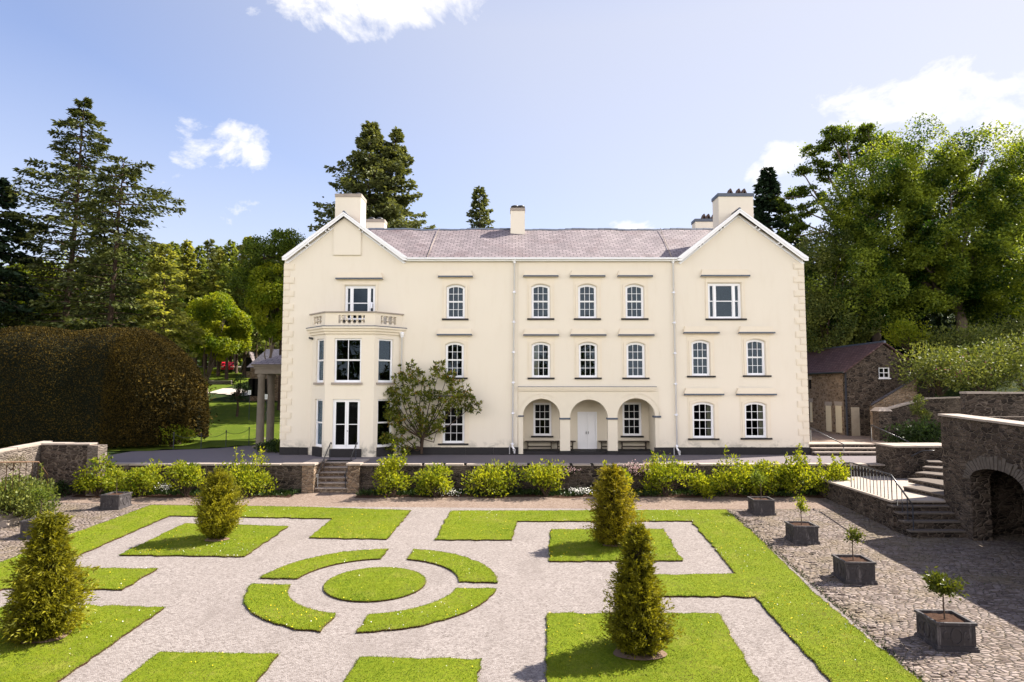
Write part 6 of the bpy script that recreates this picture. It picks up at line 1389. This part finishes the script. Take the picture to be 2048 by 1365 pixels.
# ------------------------------------------------------------------ things in the left distance
def post_chain(pxs):
    P = []
    for k, (px, pb, ptop, Y) in enumerate(pxs):
        x = onY(px, pb, Y).x; z = 0.02; zt = onY(px, ptop, Y).z; t = thing('chain_post', ('thin post at the hedge end of the chain fence', 'thin post second from the hedge in the chain fence', 'thin post in the middle of the chain fence', 'thin post of the chain fence nearest the portico')[k], 'post', (x, Y, 0), 'posts of the low chain fence'); MB().tube([(x, Y, -.1), (x, Y, zt-.05)], .03, 6).build('shaft', 'dark_metal', t); MB().lathe((x, Y, zt-.06), [(.03, 0), (.06, .04), (.02, .10), (0, .11)], 8).build('finial', 'dark_metal', t); P.append(Vector((x, Y, zt-.08)))
    m = MB()
    for a, b in zip(P, P[1:]): m.tube([a+(b-a)*s-Vector((0, 0, .9*s*(1-s))) for s in np.linspace(0, 1, 9)], .014, 5)
    tag(m.build('chain', 'dark_metal'), 'sagging black chain hung between the thin lawn posts', 'chain')
post_chain([(347, 893, 866, 41.6), (402, 893, 868, 42.2), (452, 883, 862, 43.2), (498, 876, 856, 45)])
# lodge with steep gable
Y = 92; lx0, lx1 = onY(483, 760, Y).x, onY(512, 760, Y).x; zb = float(terr(lx0, Y))-.3; ze_ = onY(490, 742, Y).z; za_ = onY(496, 706, Y).z; lo = thing('lodge', 'small stone lodge with steep sunlit slate gable left of the portico', 'building', (lx0, Y, zb))
xm = (lx0+lx1)/2-.1
MB().plate([[(lx0, zb), (lx1, zb), (lx1, ze_), (xm, za_-.1), (lx0, ze_)]], XZ(Y), 0, .4).build('gable_wall', 'rubble_brown', lo); MB().box(lx1-.4, lx1, Y+.41, Y+9, zb, ze_).box(lx0, lx0+.4, Y+.41, Y+9, zb, ze_).build('side_wall', 'rubble_brown', lo)
m = MB()
for x0 in (lx0-.3, lx1+.3):
    zl = ze_-.3; V = [(x0, Y-.3, zl), (xm, Y-.3, za_), (xm, Y+9, za_), (x0, Y+9, zl)]; m.raw(V+[(a, b, c+.15) for a, b, c in V], [(0, 1, 2, 3), (4, 5, 6, 7), (0, 1, 5, 4), (1, 2, 6, 5), (2, 3, 7, 6), (3, 0, 4, 7)])
m.build('roof', 'slate_roof', lo); MB().box(xm-.5, xm+.5, Y-.04, Y-.002, zb+1.2, zb+3.2).build('window', 'dark_void', lo)
# low shop wing with dark wall nearer the portico
Y = 70; x0, x1 = onY(500, 760, Y).x, onY(560, 760, Y).x; zb = float(terr(x0, Y))-.2; t = thing('stone_wing', 'dark stone wing seen between the portico columns', 'building', (x0, Y, zb)); zt = onY(520, 735, Y).z
MB().box(x0, x1+4, Y, Y+8, zb, zt).build('wall', 'rubble_brown', t); MB().hexa([(x0-.3, Y-.3, zt), (x1+4, Y-.3, zt), (x1+4, Y+8.3, zt), (x0-.3, Y+8.3, zt), (x0+.4, Y+3.5, zt+2.2), (x1+4, Y+3.5, zt+2.2), (x1+4, Y+4.2, zt+2.2), (x0+.4, Y+4.2, zt+2.2)]).build('roof', 'slate_dark', t)
for px in (503, 512, 535): a = onY(px, 775, Y).x; MB().box(a-.35, a+.35, Y-.05, Y+.02, zb+.7, zb+2.6).build('window', 'dark_void', t)
# low sunlit wall, signs, lamp post, red car
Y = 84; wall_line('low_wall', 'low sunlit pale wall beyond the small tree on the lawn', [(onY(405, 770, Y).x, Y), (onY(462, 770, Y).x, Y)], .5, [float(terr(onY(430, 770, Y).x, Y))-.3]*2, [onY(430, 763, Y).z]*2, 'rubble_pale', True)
Y = 58
for k, (px, y0, y1, w, lab) in enumerate(((499, 781, 790, 6, 'small white information board left of the portico columns'), (532.5, 789, 799, 6, 'small white sign board between the portico columns'))):
    a, b, z0, z1 = px_rect(px-w/2, px+w/2, y0, y1, Y); zb = float(terr(a, Y)); t = thing('sign_board', lab, 'sign', ((a+b)/2, Y, zb)); MB().box(a, b, Y-.02, Y+.02, z0, z1).build('panel', 'white_paint', t); MB().tube([((a+b)/2, Y+.04, zb-.1), ((a+b)/2, Y+.04, z1)], .03, 6).build('post', 'dark_metal', t)
    m = MB()
    for j in range(3): zz_ = z1-(z1-z0)*(.25+.22*j); m.box(a+.05, b-.06, Y-.026, Y-.021, zz_-.012, zz_+.012)
    m.build('notice_lines', 'lead', t)
Y = 104; x = onY(412, 740, Y).x; zb = float(terr(x, Y)); t = thing('lamp_post', 'slim grey lamp post at the edge of the wood left of the red car', 'lamp post', (x, Y, zb)); MB().tube([(x, Y, zb-.2), (x, Y, onY(412, 713, Y).z)], .09, 8).build('post', 'concrete_pale', t); MB().lathe((x, Y, onY(412, 714, Y).z), [(.1, 0), (.2, .15), (.16, .5), (0, .6)], 8).build('lamp_head', 'lead', t)
Y = 100; c = onY(456, 738, Y); zb = onY(456, 743.5, Y).z; t = thing('parked_car', 'bright red car parked beyond the lawn', 'car', (c.x, Y, zb)); ca = math.radians(20); ux, uy = np.array([math.cos(ca), math.sin(ca)]), np.array([-math.sin(ca), math.cos(ca)])
cm = lambda L0: (lambda u, v, tt: (c.x+ux[0]*tt+uy[0]*u, Y+ux[1]*tt+uy[1]*u, zb+v))
side = [(-2.0, .25), (2.0, .25), (2.05, .75), (1.2, .9), (.55, 1.42), (-1.0, 1.45), (-1.75, .95), (-2.05, .8)]
MB().plate([side], cm(0), -.85, .85).build('body', 'red_paint', t); MB().plate([[(-1.72, .96), (-1.02, 1.40), (-.96, 1.36), (-1.62, .93)]], cm(0), -.72, .72).build('windscreen', 'dark_void', t)
for s in (-1, 1):
    MB().plate([[(-1.45, .95), (-.95, 1.36), (.5, 1.34), (1.0, .95)]], cm(0), s*.855, s*.865).build('side_window', 'dark_void', t); MB().plate([[(-2.07, .62), (-2.0, .62), (-2.0, .76), (-2.08, .76)]], cm(0), s*.5, s*.8).build('headlight', 'white_paint', t)
    for u in (-1.3, 1.3):
        p = cm(0)(u, .32, s*.86); MB().tube([np.array(p)-np.append(ux*.1, 0)*s, np.array(p)+np.append(ux*.02, 0)*s], .32, 14).build('wheel', 'tyre', t)
b = onY(418, 748, 98); bush((b.x, 98, b.z-1.2), 2.6, 1.4, 1.6, 2600, .3, 'fresh_leaf', 'bright low hedge bank below the red car', 430, clumps=18)
